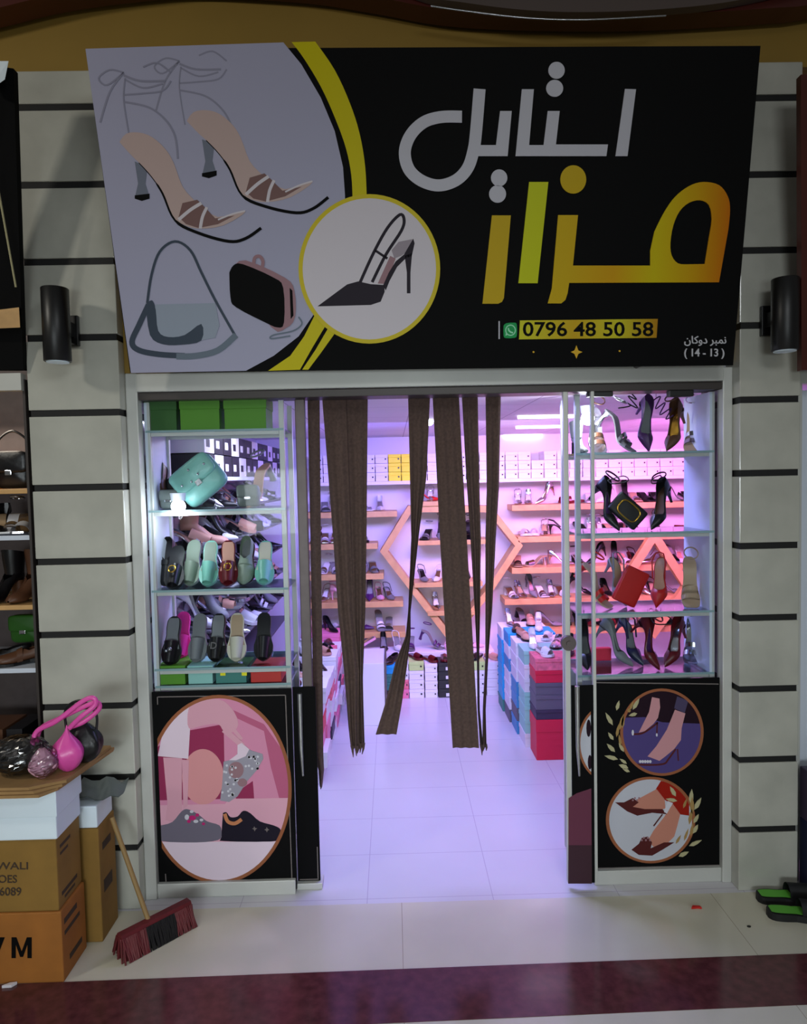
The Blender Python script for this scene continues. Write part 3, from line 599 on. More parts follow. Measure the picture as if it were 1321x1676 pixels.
def right_poster():
    cv = lambda u, v: (900+u/4.128, 1090+v/4.128); bd = Board((0, .088, .4), (0, -1, 0))
    x0, x1, z0, z1 = .835, 1.386, .05, .888
    root = thing('poster', 'black poster with two round pictures of heeled feet ringed by leaves, right side', 'poster', ((x0+x1)/2, .1, z0))
    b = MB(); b.box(x0, x1, .088, .096, z0, z1); part('panel', b, 'ink', root)
    k = Ink(bd, root, cv)
    k.lay('border_line', [stroke([(290, 112), (1140, 122)], 7), stroke([(290, 1368), (1150, 1345)], 6)], 'ink_line')
    # upper picture
    k.lay('picture_ring', [ell(757, 447, 282, 295, 64)], 'ink_frame'); pic = ell(757, 447, 262, 277, 64); k.lay('round_picture', [pic], 'ink_night')
    L = lambda n, polys, m: k.lay(n, [c for c in (clip_convex(p, pic) for p in polys) if len(c) > 2], m)
    L('printed_floor', [[(480, 350), (640, 345), (760, 380), (1030, 390), (1030, 760), (480, 760)]], 'ink_blueviolet')
    L('printed_trouser', [[(860, 205), (935, 235), (910, 320), (840, 285)]], 'ink_trouser')
    L('printed_foot', [[(690, 210), (740, 220), (745, 280), (730, 350), (700, 390), (640, 440), (600, 450), (630, 390), (670, 310)], [(845, 295), (915, 320), (890, 420), (885, 500), (840, 560), (780, 610), (740, 640), (660, 610), (720, 540), (790, 430)]], 'ink_foot')
    L('printed_sandal', lines([([(730, 380), (680, 420), (620, 455), (560, 460)], 12), ([(850, 560), (800, 630), (770, 660), (680, 668), (580, 665)], 12), ([(725, 380), (722, 470)], 9), ([(862, 560), (868, 640)], 9)]), 'ink_strap')
    L('printed_gems', [ell(610+i*17, 645, 9, 11, 8) for i in range(5)]+[ell(560, 450, 8, 20, 8), ell(722, 465, 6, 12, 8)], 'ink_silver')
    k.lay('leaf_wreath', [leaf(*p) for p in [(425, 400, 240, 100, 28), (450, 300, 285, 70, 24), (430, 500, 235, 65, 24), (440, 580, 225, 80, 28), (460, 630, 195, 95, 28), (530, 690, 200, 70, 30), (540, 715, 205, 55, 20), (560, 295, 300, 90, 26), (590, 320, 165, 60, 24), (500, 580, 240, 70, 22), (520, 660, 215, 60, 20)]], 'ink_leaf')
    k.lay('leaf_wreath', [leaf(*p) for p in [(470, 430, 285, 110, 26), (490, 420, 275, 90, 22), (450, 480, 280, 90, 20), (480, 540, 260, 80, 18), (540, 300, 290, 70, 16)]]+[ell(535, 300, 11, 13, 12)], 'ink_leafgold', 'golden inner leaves')
    # lower picture
    k.lay('picture_ring', [ell(680, 1040, 302, 292, 64)], 'ink_frame'); pic2 = ell(680, 1040, 280, 275, 64); k.lay('round_picture', [pic2], 'ink_offwhite')
    L2 = lambda n, polys, m: k.lay(n, [c for c in (clip_convex(p, pic2) for p in polys) if len(c) > 2], m)
    L2('printed_trouser', [[(750, 775), (860, 800), (940, 900), (940, 1010), (870, 1000), (820, 930), (770, 900), (715, 830)]], 'ink_redcloth')
    L2('printed_foot', [[(590, 900), (720, 830), (775, 900), (780, 960), (700, 985), (600, 990), (540, 950)], [(770, 1020), (830, 930), (880, 1000), (860, 1080), (840, 1150), (780, 1210), (700, 1220), (660, 1180), (700, 1110)]], 'ink_footwarm')
    L2('printed_sandal', [[(440, 920), (500, 920), (560, 890), (600, 920), (560, 950), (640, 965), (760, 965), (790, 1000), (690, 990), (590, 1010), (520, 980)], [(550, 1240), (600, 1200), (620, 1160), (660, 1150), (690, 1190), (680, 1230), (770, 1190), (840, 1190), (760, 1240), (690, 1280), (600, 1275)]]+lines([([(760, 1000), (730, 1040), (700, 1080)], 9)]), 'ink_strap')
    L2('printed_gems', [ell(560+i*14, 905-(i % 2)*14, 7, 7, 8) for i in range(4)]+[ell(620+i*14, 1175-(i % 2)*16, 7, 8, 8) for i in range(5)], 'ink_rose')
    L2('printed_white_cuff', [[(795, 910), (830, 925), (790, 995), (770, 985)]], 'ink_silver')
    k.lay('leaf_wreath', [leaf(*p) for p in [(950, 930, 275, 100, 30), (975, 970, 300, 95, 30), (970, 1060, 300, 70, 26), (965, 1130, 300, 70, 28), (940, 1215, 335, 95, 26), (870, 1285, 335, 75, 28), (850, 880, 240, 80, 28), (860, 910, 190, 80, 24)]], 'ink_leaf')
    k.lay('leaf_wreath', [leaf(*p) for p in [(960, 1000, 270, 120, 28), (940, 1070, 280, 110, 24), (900, 960, 290, 70, 18), (950, 1150, 280, 90, 22), (905, 1180, 290, 90, 18), (850, 1200, 300, 70, 18)]], 'ink_leafgold', 'golden inner leaves')
right_poster()
# ---------------------------------------------------------------- display cabinets behind the fixed panes
YC0, YC1 = .118, .385          # front and back of the cabinets
def zpix(v, u=660, y=.25): return P(u, v, y).z
def cabinet(name, label, x0, x1, shelves, side_x, cat='display cabinet'):
    t = thing(name, label, cat, ((x0+x1)/2, .25, 0))
    b = MB(); sx = side_x; b.bbox(sx-.006, sx+.006, YC0, YC1, .90, 2.11, .002); part('side_panel', b, 'panel_white', t)
    for x in (x0+.012, x1-.012):
        for y in (YC0+.012, YC1-.012):
            b = MB(); b.bbox(x-.011, x+.011, y-.011, y+.011, .012, 2.112, .002); part('post', b, 'alu', t)
    b = MB(); b.box(x0+.024, x1-.024, YC0, YC1, .012, .04); b.box(x0+.024, x1-.024, YC1-.015, YC1, .04, .88); part('lower_box', b, 'panel_white', t)
    for z in shelves:
        b = MB(); b.box(x0+.006, x1-.006, YC0+.002, YC1-.002, z-.008, z, 0)
        b.box(x0+.004, x1-.004, YC0-.002, YC0+.002, z-.0085, z+.0005, 1); b.box(x0+.004, x1-.004, YC1-.002, YC1+.002, z-.0085, z+.0005, 1)
        b.box(x0+.024, x1-.024, YC0+.004, YC0+.016, z-.024, z-.009, 2); b.box(x0+.024, x1-.024, YC1-.016, YC1-.004, z-.024, z-.009, 2)
        part('glass_shelf', b, ['shelf_glass', 'glass_edge', 'alu'], t)
    return t
LS = [zpix(707, 330), zpix(832, 340), zpix(957, 350), zpix(1080, 360), .905]
RS = [zpix(741, 1050), zpix(867, 1050), zpix(992, 1050), .905]
cabinet('display_cabinet', 'white framed glass shelf cabinet left of the doorway, green boxes on top', -1.036, -.45, LS, -1.030)
cabinet('display_cabinet', 'glass shelf cabinet right of the doorway holding pumps and clutches', .78, 1.38, RS, 1.362)
# low white plinths
b = MB(); b.bbox(-1.04, -.452, .08, .118, 0, .012+.0, .002); b.bbox(-1.04, -.452, .07, .116, 0, .062, .003); struct('baseboard_left', b, 'alu')
b = MB(); b.bbox(.835, 1.386, .07, .116, 0, .062, .003); struct('baseboard_right', b, 'alu')
# fixed panes
b = MB(); b.box(-1.04, -.45, .100, .106, .89, 2.116); struct('window_1', b, 'pane')
b = MB(); b.box(.78, 1.386, .100, .106, .89, 2.116); struct('window_2', b, 'pane')
# sliding doors
def lowpanel(root, x0, x1, y, z0, z1, name='poster_panel'):
    b = MB(); b.box(x0, x1, y, y+.004, z0, z1); return part(name, b, 'ink', root)
d1 = bpy.data.objects.new('door_1', None); COL.objects.link(d1); d1.location = (-.45, .2, 0); d1['kind'] = 'structure'
b = MB(); b.box(-.80, -.365, .418, .424, .03, 2.10); part('pane', b, 'pane', d1)
DY = .135
d1.location = (-.42, DY, 0)
bpy.data.objects.remove([c for c in d1.children][0])
b = MB(); b.box(-.448, -.405, DY+.004, DY+.010, .03, 2.112); part('pane', b, 'pane', d1)
b = MB(); b.bbox(-.405, -.363, DY-.008, DY+.02, .03, 2.114, .004); part('stile', b, 'stile_grey', d1)
b = MB(); b.box(-.448, -.350, DY-.016, DY-.009, .03, .885); pp = part('poster_panel', b, 'ink', d1)
b = MB(); b.box(-.362, -.358, DY-.0175, DY-.016, .04, .18); b.box(-.44, -.358, DY-.0175, DY-.016, .034, .038); part('border_line', b, 'ink_line', pp)
b = MB(); b.tube([(-.416, DY-.026, .86), (-.416, DY-.026, .62), (-.412, DY-.024, .50)], [.011, .009, .005], 10); part('handle_or_reflection', b, 'chrome', d1)  # tapered grey bar standing in for a strip reflection in the glass
b = MB(); b.bbox(-.452, -.34, .10, .17, 0, .028, .003); struct('trim_9', b, 'alu')
d2 = bpy.data.objects.new('door_2', None); COL.objects.link(d2); d2.location = (.775, .05, 0); d2['kind'] = 'structure'
b = MB(); b.box(.735, .83, .050, .056, .03, 2.112); part('pane', b, 'pane', d2)
b = MB(); b.bbox(.712, .734, .042, .066, .03, 2.114, .004); part('stile', b, 'alu', d2)
b = MB(); b.bbox(.828, .842, .042, .066, .03, 2.114, .003); part('stile', b, 'alu', d2)
b = MB(); b.box(.735, .828, .040, .046, .03, .885); pp = part('poster_panel', b, 'ink', d2)
bd2 = Board((0, .040, .5), (0, -1, 0)); k2 = Ink(bd2, d2, lambda u, v: (900+u/4.128, 1090+v/4.128))
qq = [(131, 80), (275, 80), (284, 1470), (124, 1470)]
def l2(n, polys, m): k2.lay(n, [c for c in (clip_convex(p, qq) for p in polys) if len(c) > 2], m)
l2('picture_ring', [ell(390, 520, 200, 260, 48)], 'ink_frame'); l2('round_picture', [ell(390, 520, 184, 244, 48)], 'ink_offwhite'); l2('printed_dark_leaf', [ell(262, 420, 16, 60, 12), ell(270, 650, 14, 50, 12)], 'ink_night')
l2('printed_rose_cloth', [[(100, 910), (180, 860), (300, 820), (300, 1210), (100, 1210)]], 'ink_dusk_rose'); l2('printed_rose_cloth', [[(100, 1210), (300, 1210), (300, 1480), (100, 1480)]], 'ink_dusk')
b = MB(); b.tube([(.757, .03, .885), (.757, .03, .62), (.764, .033, .50)], [.011, .009, .005], 10); part('handle_or_reflection', b, 'chrome', d2)  # matching grey bar, shaped after the reflection on this door
lp = P(930, 1052, .035); b = MB(); b.cyl((lp.x, .020, lp.z), (lp.x, .044, lp.z), .031, 28); b.cyl((lp.x, .012, lp.z), (lp.x, .021, lp.z), .012, 16); part('lock', b, 'stile_grey', d2)
# black track clamps under the rail
for u0, u1, w_ in ((960, 1001, 'left'), (1092, 1132, 'right')):
    p0, p1 = P(u0, 636, .09), P(u1, 648, .09); b = MB(); b.bbox(p0.x, p1.x, .066, .10, P(u0, 650, .08).z, 2.1145, .004)
    solo('door_clamp', b, 'satin_black', 'black clamp under the top rail above the right cabinet, %s one of two' % w_, 'clamp')
# ---------------------------------------------------------------- knitted curtain panels in the doorway
def curtain(rows, y, label, pleats=3, tail=0, seed=0):
    """rows of (left pixel, right pixel, v) on the doorway plane -> pleated cloth"""
    rr = random.Random(seed); dens = []
    for (l0, r0, v0), (l1, r1, v1) in zip(rows, rows[1:]):
        n = max(2, int((v1-v0)/22))
        for i in range(n): t = i/n; dens.append((l0+(l1-l0)*t, r0+(r1-r0)*t, v0+(v1-v0)*t))
    dens.append(rows[-1]); wmax = max(r-l for l, r, v in rows); grid_ = []; N = 10*pleats+1
    for l, r, v in dens:
        amp = .003 + .014*(1-(r-l)/wmax); a = P(l, v, y); c = P(r, v, y); row = []
        for j in range(N):
            q = j/(N-1); p = a.lerp(c, q); row.append(Vector((p.x, y + amp*math.sin(2*PI*pleats*q+seed), p.z)))
        grid_.append(row)
    back = [[p+Vector((0, .004, 0)) for p in r] for r in grid_]
    b = MB(); b.grid(grid_, 0); b.grid([r[::-1] for r in back], 0)
    for A, B_ in ((grid_[0], back[0]), (grid_[-1], back[-1])): b.grid([A, B_], 0, sm=False)
    b.grid([[r[0] for r in grid_], [r[0] for r in back]], 0, sm=False); b.grid([[r[-1] for r in grid_], [r[-1] for r in back]], 0, sm=False)
    org = Vector(((grid_[0][0].x+grid_[0][-1].x)/2, y, 2.11)); t = thing('curtain_panel', label, 'curtain', org, 'knitted curtain panels in the doorway')
    part('cloth', b, 'knit', t)
    if tail:
        l, r, v = rows[-1]
        for i in range(tail):
            q = (i+.5)/tail; p = P(l+(r-l)*q, v-6, y); e = P(l+(r-l)*q+rr.uniform(-3, 3), v+rr.uniform(4, 14), y); m_ = MB(); m_.tube([p, (p+e)/2+Vector((.002, 0, 0)), e], [.006, .005, .0015], 6); part('tassel', m_, 'knit', t)
    b = MB(); b.tube([grid_[0][0]+Vector((0, .002, -.004)), grid_[0][-1]+Vector((0, .002, -.004))], .007, 8); part('hem', b, 'knit', t)
    return t
curtain([(503, 523, 648), (508, 525, 880), (512, 528, 1120), (514, 529, 1236), (521, 530, 1262), (523, 527, 1290)], .215, 'narrow brown knitted curtain strip against the left door edge', 1, 0, 1)
curtain([(527, 566, 648), (545, 574, 880), (553, 579, 1000), (563, 588, 1100), (570, 586, 1190), (574, 586, 1226)], .215, 'dark brown curtain strip gathered to a tattered end, left of doorway', 2, 4, 2)
curtain([(565, 602, 648), (573, 600, 880), (577, 598, 1000), (583, 594, 1110), (586, 595, 1160), (586, 597, 1222)], .235, 'brown curtain strip pinched narrow behind the tattered dark one', 2, 4, 3)
curtain([(668, 704, 648), (671, 698, 780), (673, 685, 880), (668, 672, 1000), (664, 672, 1040), (647, 667, 1084), (631, 658, 1150), (615, 649, 1202)], .225, 'curtain strip pinched to a thread midway then flaring to a slanted hem', 2, 0, 4)
curtain([(708, 751, 646), (714, 757, 760), (720, 764, 880), (730, 774, 1050), (741, 784, 1224)], .205, 'widest brown curtain strip hanging straight in the middle of the doorway', 3, 0, 5)
curtain([(756, 782, 646), (762, 784, 760), (770, 787, 880), (777, 786, 1000), (781, 784, 1080), (782, 785, 1160), (786, 791, 1224)], .23, 'purple brown curtain strip twisted thin, just right of the widest one', 2, 2, 6)
curtain([(795, 820, 646), (797, 817, 800), (795, 812, 880), (795, 806, 1000), (795, 799, 1080), (791, 795, 1160), (790, 797, 1224)], .215, 'rightmost brown curtain strip tapering to a thin cord', 2, 2, 7)
# ---------------------------------------------------------------- shoes, bags and boxes in the left cabinet
def lid_box(x0, x1, y0, y1, z0, z1, m, mlid, label, group=None, lid=.35, cat='shoe box'):
    t = thing('shoe_box', label, cat, ((x0+x1)/2, (y0+y1)/2, z0), group); zl = z1-(z1-z0)*lid
    b = MB(); b.bbox(x0+.003, x1-.003, y0+.003, y1-.003, z0, zl+.004, .0015); part('body', b, m, t)
    b = MB(); b.bbox(x0, x1, y0, y1, zl, z1, .002); part('lid', b, mlid, t); return t
zt = LS[0]+.001
def px(u, v, y): return P(u, v, y).x
for (u0, u1, v, m, w_) in ((238, 292, 654, 'box_green_dark', 'left'), (296, 362, 652, 'box_green', 'middle'), (368, 438, 652, 'box_green', 'right')):
    lid_box(px(u0, 690, .15), px(u1, 690, .15), .13, .30, zt, P(u0, v, .14).z, m, m, 'green shoe box on the top shelf of the left cabinet, %s of three' % w_, 'green shoe boxes on the top shelf')
zb = LS[4]+.001
lid_box(px(253, 1110, .14), px(305, 1110, .14), .13, .30, zb, P(280, 1090, .13).z, 'box_green', 'box_green', 'bright green shoe box under the left cabinet slides, at its left end')
lid_box(px(308, 1110, .14), px(350, 1110, .14), .13, .30, zb, P(330, 1090, .13).z, 'box_mint', 'box_mint', 'pale mint shoe box on the cabinet floor beside the bright green one')
t_ = lid_box(px(353, 1110, .14), px(405, 1110, .14), .13, .30, zb, P(380, 1092, .13).z, 'box_teal', 'box_green_dark', 'teal box with dark lid and yellow tabs beside the red box')
for u in (365, 400):
    p = P(u, 1096, .129); b = MB(); b.box(p.x-.012, p.x+.010, .1285, .13, p.z-.026, p.z+.01); part('tab', b, 'box_yellow', t_, 'yellow paper tab')
lid_box(px(410, 1110, .14), px(462, 1110, .14), .13, .30, zb, P(440, 1092, .13).z, 'box_red', 'box_red', 'red shoe box at the right end of the left cabinet floor')
# row of slides propped toe down
zs = LS[3]+.001
def gem(t):
    b = MB(); b.sphere((.052, .012, .069), .011, 0, 8, 6); b.sphere((.06, -.004, .068), .008, 0, 8, 6); part('ornament', b, 'silver', t, 'silver ornament', local=True)
def letter_d(t):
    mb = text_mesh('D', None, .02); s_ = .045; o = Matrix.Translation((.025, .0165, .0665)) @ Matrix(((0, -1, 0, 0), (-1, 0, 0, 0), (0, 0, -1, 0), (0, 0, 0, 1)))
    q = MB(); n = len(mb.v); q.add([Vector((.05-(p.y-.35)*s_, (p.x-.35)*s_, .0725)) for p in mb.v], mb.f); part('letter', q, 'silver', t, 'silver letter D', local=True)
def buckle(t):
    b = MB(); b.tube([(.045+.018*math.cos(2*PI*k/16), .016*math.sin(2*PI*k/16), .071) for k in range(16)], .003, 6, 0, True); part('buckle', b, 'gold', t, 'gold buckle', local=True)
G1 = 'slides on the bottom shelf of the left cabinet'
for u, m, l, hd, tl, ex, lab in ((283, 'black', 'grey', -92, 64, gem, 'black slide with grey insole and silver ornament, far left of its row'),
                                 (299, 'pink', 'pink', -88, 62, None, 'bright pink slide tucked behind the black slide with silver ornament'),
                                 (326, 'grey', 'grey', -93, 66, None, 'plain grey slide between the pink one and the D slide'),
                                 (357, 'black', 'grey', -92, 64, letter_d, 'black slide with a silver D on its strap and grey insole'),
                                 (388, 'cream', 'beige', -85, 64, None, 'cream slide with beige insole, right of the D slide'),
                                 (432, 'black', 'black', -88, 64, None, 'all black slide at the right end of the slide row')):
    y = .21 if ex is gem else .33 if m == 'pink' else .25
    shoe('slide', m, l, px(u, 1030, y), y, zs, hd, lab, G1, tilt=tl, scale=.92, extra=ex)
zs = LS[2]+.001; G1 = 'flats on the middle shelf of the left cabinet'
for u, kd, m, l, hd, tl, y, ex, lab in ((276, 'loafer', 'black', 'black', -90, 58, .28, None, 'black loafer standing toe down at the far left of the middle shelf'),
                                        (288, 'slide', 'black', 'black', -86, 50, .19, buckle, 'black slide with gold buckle in front of the black loafer'),
                                        (316, 'slide', 'sage', 'sage', -92, 60, .26, None, 'sage green slide right of the gold buckled black pair'),
                                        (344, 'slide', 'mint', 'sage', -88, 58, .24, None, 'mint slide leaning beside the sage green one'),
                                        (374, 'slide', 'wine', 'nude', -80, 58, .23, buckle, 'dark red slide with gold buckle on the middle shelf'),
                                        (404, 'loafer', 'sage', 'grey', -92, 56, .26, None, 'grey green loafer right of the dark red slide'),
                                        (434, 'slide', 'mint', 'cream', -86, 54, .25, None, 'mint slide at the right end of the middle shelf')):
    shoe(kd, m, l, px(u, 920, y), y, zs, hd, lab, G1, tilt=tl, scale=.92, extra=ex)
# mint shoulder bag and small purses
def soft_bag(name, label, cx, y, z, wd, ht, th, m, rot, flap=True, strap=True, cat='handbag', studs=False, drop=None):
    t = thing(name, label, cat, (cx, y, z)); t.rotation_euler = (0, math.radians(rot), 0)
    def pillow(x0, x1, z0, z1, d, yo=0, rb=.35):
        mb = MB(); n, q = 28, 7; cxx, czz = (x0+x1)/2, (z0+z1)/2; rows = []
        for i in range(q+1):
            a = -PI/2+PI*i/q; r = []
            for k in range(n):
                th_ = 2*PI*k/n; c_, s_ = math.cos(th_), math.sin(th_); e = .38
                sx = math.copysign(abs(c_)**e, c_); sz = math.copysign(abs(s_)**e, s_); f_ = math.cos(a)**.35 if i not in (0, q) else 0.0
                r.append((cxx+(x1-x0)/2*sx*f_, yo+math.sin(a)*d/2, czz+(z1-z0)/2*sz*f_))
            rows.append(r)
        mb.grid(rows, 0, True); return mb
    part('body', pillow(-wd/2, wd/2, 0, ht, th), m, t, local=True)
    if flap:
        part('flap', pillow(-wd/2*.96, wd/2*.96, ht*.42, ht*1.01, th*.35, -th*.5), m, t, local=True)
        b = MB(); b.bbox(-.014, .014, -th*.72, -th*.62, ht*.36, ht*.50, .003); part('clasp', b, 'silver', t, 'silver clasp', local=True)
    if studs:
        for i, (sx, sz) in enumerate(((-.3, .62), (-.1, .55), (.1, .6), (.32, .7), (.0, .82))):
            b = MB(); b.sphere((sx*wd, -th*.69, sz*ht), .006, 0, 8, 6); part('stud', b, 'silver', t, local=True)
    if strap:
        b = MB(); b.tube(spline([(-wd*.46, 0, ht*.8), (-wd*.42, 0, ht*1.25), (0, 0, ht*1.55), (wd*.42, 0, ht*1.25), (wd*.46, 0, ht*.8)], 5), .005, 6); part('strap', b, m, t, local=True)
    return t
z1s = LS[1]+.001
p = P(350, 790, .22)
soft_bag('shoulder_bag', 'mint green studded shoulder bag tilted on the upper shelf of the left cabinet', p.x-.01, .23, z1s+.055, .215, .175, .07, 'leather_mint', -38, strap=False, studs=True)
soft_bag('handbag', 'black handbag at the back of the upper shelf behind the mint bag', px(300, 760, .33), .335, z1s, .17, .135, .06, 'satin_black', 0, strap=False)
soft_bag('coin_purse', 'small grey green purse on the upper shelf left of the mint bag', px(278, 800, .22), .22, z1s, .085, .085, .05, 'leather_grey', 0, strap=False)
soft_bag('coin_purse', 'small grey purse on the upper shelf right of the mint bag', px(405, 800, .22), .24, z1s, .10, .10, .05, 'leather_grey', 0, strap=False)
shoe('loafer', 'brown', 'grey', px(262, 760, .31), .30, z1s, -90, 'brown grey loafer standing toe down behind the small left purse', None, 62, scale=.9)
shoe('sandal', 'grey', 'nude', px(425, 780, .30), .32, z1s, -125, 'grey heeled sandal at the right end of the upper shelf', None, 35)
# glowing bulb on the cabinet's shelf edge
def bulb(label, p, r, cap_up=True):
    t = thing('light_bulb', label, 'lamp', p); b = MB(); b.sphere(p, r, 0, 20, 12); part('globe', b, 'bulb_white', t)
    b = MB(); b.tube([p+Vector((0, 0, r*.8)), p+Vector((0, 0, r*1.9))], [r*.95, r*1.1], 20); part('cap', b, 'panel_white', t); return t
pb = P(292, 829, .128); bulb('round glowing white bulb at the left cabinet shelf edge', pb, .030)
pb = P(962, 685, .3); bulb('glaring white bulb in the top left corner of the right cabinet', pb, .03)
point('cabinet_bulb_light', P(292, 845, .10), 3.0, (.86, .92, 1.0), .03); point('cabinet_bulb_light', P(962, 700, .26), 4.5, (.9, .88, 1.0), .03)
# ---------------------------------------------------------------- right cabinet
def rc(kd, m, l, u, v, y, row, hd, tl, lab, g, roll=0, sc=.95, ex=None):
    return shoe(kd, m, l, px(u, v, y), y, RS[row]+.001, hd, lab, g, tilt=tl, roll=roll, scale=sc, extra=ex)
def knot(t):
    b = MB(); b.tube(spline([(-.09, 0, .13), (-.06, .03, .19), (-.02, .01, .2), (-.05, -.02, .15), (-.09, 0, .13)], 5), .003, 6); part('bow', b, 'black', t, local=True)
g = 'heels on the top shelf of the right cabinet'
rc('sandal', 'silver', 'grey', 1005, 700, .25, 0, -40, 40, 'silver grey strappy heel at the left of the top shelf', g)
rc('sandal', 'brown', 'silver', 972, 705, .34, 0, -85, 50, 'brown strappy heel behind the silver grey one', g)
rc('pump', 'purple', 'grey', 1050, 700, .25, 0, -80, 62, 'purple grey pump standing toe down in the middle of the top shelf', g)
rc('ankle_strap', 'brown', 'gold', 1108, 700, .25, 0, -140, 42, 'brown and gold strappy heel at the right of the top shelf', g)
rc('sandal', 'silver', 'beige', 1136, 700, .33, 0, -120, 45, 'silver strappy heel behind the brown and gold one', g)
rc('boot', 'grey', 'grey', 948, 710, .30, 0, -90, 0, 'dull grey ankle boot in the top left corner of the right cabinet', g, sc=.7)
for (pts, m, lab) in (([(1012, 668), (1032, 664), (1020, 656), (1044, 668), (1028, 648), (1042, 654), (1030, 640)], 'satin_black', 'black coiled ribbon hanging above the silver grey heel'), ([(1063, 661), (1074, 652), (1081, 650), (1073, 669), (1089, 659), (1080, 679), (1099, 668), (1090, 686), (1102, 680)], 'purple', 'purple coiled ribbon hanging above the purple pump')):
    b = MB(); b.tube(spline([P(u, v, .24) for u, v in pts], 5), .003, 6); p0 = P(*pts[-1] if m == 'satin_black' else pts[1], .24)
    b.tube([p0, Vector((p0.x, .24, 2.134))], .0012, 5); solo('curled_ribbon', b, m, lab, 'ribbon')
g = 'shoes on the second shelf of the right cabinet'
rc('ankle_strap', 'black', 'purple', 985, 815, .25, 1, -48, 46, 'black ankle strap pump toe down left of the black clutch', g, ex=knot)
rc('ankle_strap', 'black', 'brown', 1085, 810, .25, 1, -142, 38, 'black ankle strap pump toe down right of the black clutch', g, ex=knot)
def clutch(label, p, wd, ht, rot, m, frame=None, y=.2, zmin=None):
    t = thing('clutch_bag', label, 'clutch', p); t.rotation_euler = (0, math.radians(rot), 0)
    b = MB(); b.bbox(-wd/2, wd/2, -.016, .016, -ht/2, ht/2, .014, 0, 4); part('body', b, m, t, local=True)
    if frame:
        b = MB(); b.tube([(wd*.33*math.copysign(abs(math.cos(a))**.6, math.cos(a)), -.017, ht*.33*math.copysign(abs(math.sin(a))**.6, math.sin(a))) for a in [2*PI*k/28 for k in range(28)]], .004, 8, 0, True); part('frame', b, frame, t, 'gold oval trim', local=True)
    else:
        b = MB(); b.bbox(-wd*.47, wd*.47, -.018, -.015, ht*.05, ht*.46, .001); part('flap', b, m, t, local=True)
    return t
def rotz(wd, ht, rot): a = math.radians(rot); return (abs(wd*math.sin(a))+abs(ht*math.cos(a)))/2
pc = P(1027, 812, .20); clutch('black clutch bag with gold oval trim, tilted between two black pumps', Vector((pc.x, .20, RS[1]+.001+rotz(.155, .10, 55)-.004)), .155, .10, 42, 'satin_black', 'gold')
g = 'shoes on the third shelf of the right cabinet'
rc('sandal', 'red', 'beige', 968, 940, .27, 2, -40, 40, 'red and beige heel leaning left of the red clutch', g)
rc('slingback', 'red', 'nude', 1082, 940, .25, 2, -125, 48, 'red slingback heel leaning right of the red clutch', g)
rc('sandal', 'beige', 'beige', 1128, 940, .25, 2, -105, 50, 'beige strappy heel at the right end of the third shelf', g)
rc('slingback', 'grey', 'beige', 1005, 930, .33, 2, -70, 45, 'grey slingback heel half hidden behind the red clutch', g)
clutch('plain red clutch bag propped at a slant on the third shelf', Vector((px(1032, 940, .2), .20, RS[2]+.001+rotz(.165, .11, 64))), .165, .11, -64, 'red')
g = 'shoes on the bottom shelf of the right cabinet'
rc('pump', 'black', 'black', 955, 1075, .28, 3, -95, 30, 'black pump at the left end of the bottom shelf', g)
rc('pump', 'grey', 'grey', 1000, 1075, .28, 3, -35, 34, 'grey pump leaning left of the long dark red one', g)
rc('ankle_strap', 'wine', 'purple', 1052, 1065, .22, 3, -52, 50, 'dark red ankle strap pump pointing down, middle of the bottom shelf', g, ex=knot)
rc('slingback', 'navy', 'grey', 1026, 1075, .31, 3, -60, 40, 'navy slingback heel behind the dark red ankle strap pump', g)
rc('pump', 'wine', 'silver', 1108, 1080, .26, 3, -142, 34, 'dark red and silver pump pointing down left, right of the bottom shelf', g)
rc('sandal', 'silver', 'silver', 1135, 1075, .32, 3, -120, 45, 'silver sandal at the right end of the bottom shelf', g)
for u, m in ((983, 'box_crimson'), (1058, 'box_pink')):
    p = P(u, 1100, .36); b = MB(); b.bbox(p.x-.045, p.x+.045, .335, .37, .906, .906+(.06 if u < 1000 else .02), .006); solo('purse', b, m, ('crimson' if u < 1000 else 'flat pink') + ' little purse lying at the back of the bottom shelf', 'purse')
# ---------------------------------------------------------------- the shop's walls of shoes
YB, YS = 3.42, 3.16
KINDS = ['pump', 'ankle_strap', 'sandal', 'slingback', 'mule', 'slide']
def ledge(x0, x1, z, label, deep=YB-YS, th=.05, y1=YB):
    b = MB(); b.bbox(x0, x1, y1-deep, y1, z-th, z, .003); return solo('wall_shelf', b, 'wood', label, 'shelf', 'wooden shelves on the back wall')
def fill(x0, x1, y, z, pal, where, step=.125, group=None, jit=20, kinds=KINDS, sc=1.0, skip=0.0):
    x = x0+.05; i = 0
    while x < x1-.04:
        kd = R_.choice(kinds); m, l = R_.choice(pal); side = R_.random() < .28 and x+.2 < x1; wd = .225 if side else step
        hd = (R_.choice((-12, -168, -20, -160)) if side else R_.choice((-75, -105, -90)))+R_.uniform(-6, 6)
        tiny_shoe(kd, m, l, x+wd/2-.05, y+R_.uniform(-.01, .01), z+.001, hd, '%s %s on the %s, %s from left' % (COLWORD[m], WORDS[kd], where, ordn(i)), group, tilt=R_.choice((0, 0, 0, 22)), scale=sc); x += wd; i += 1
PALL = [('silver', 'grey'), ('white', 'grey'), ('grey', 'silver'), ('white', 'silver'), ('purple', 'grey'), ('black', 'silver'), ('silver', 'white'), ('blush', 'silver'), ('wine', 'grey')]
PALR = [('black', 'black'), ('black', 'beige'), ('silver', 'beige'), ('black', 'grey'), ('white', 'nude'), ('wine', 'black'), ('beige', 'nude'), ('black', 'silver'), ('white', 'silver'), ('grey', 'silver'), ('black', 'black'), ('silver', 'white')]
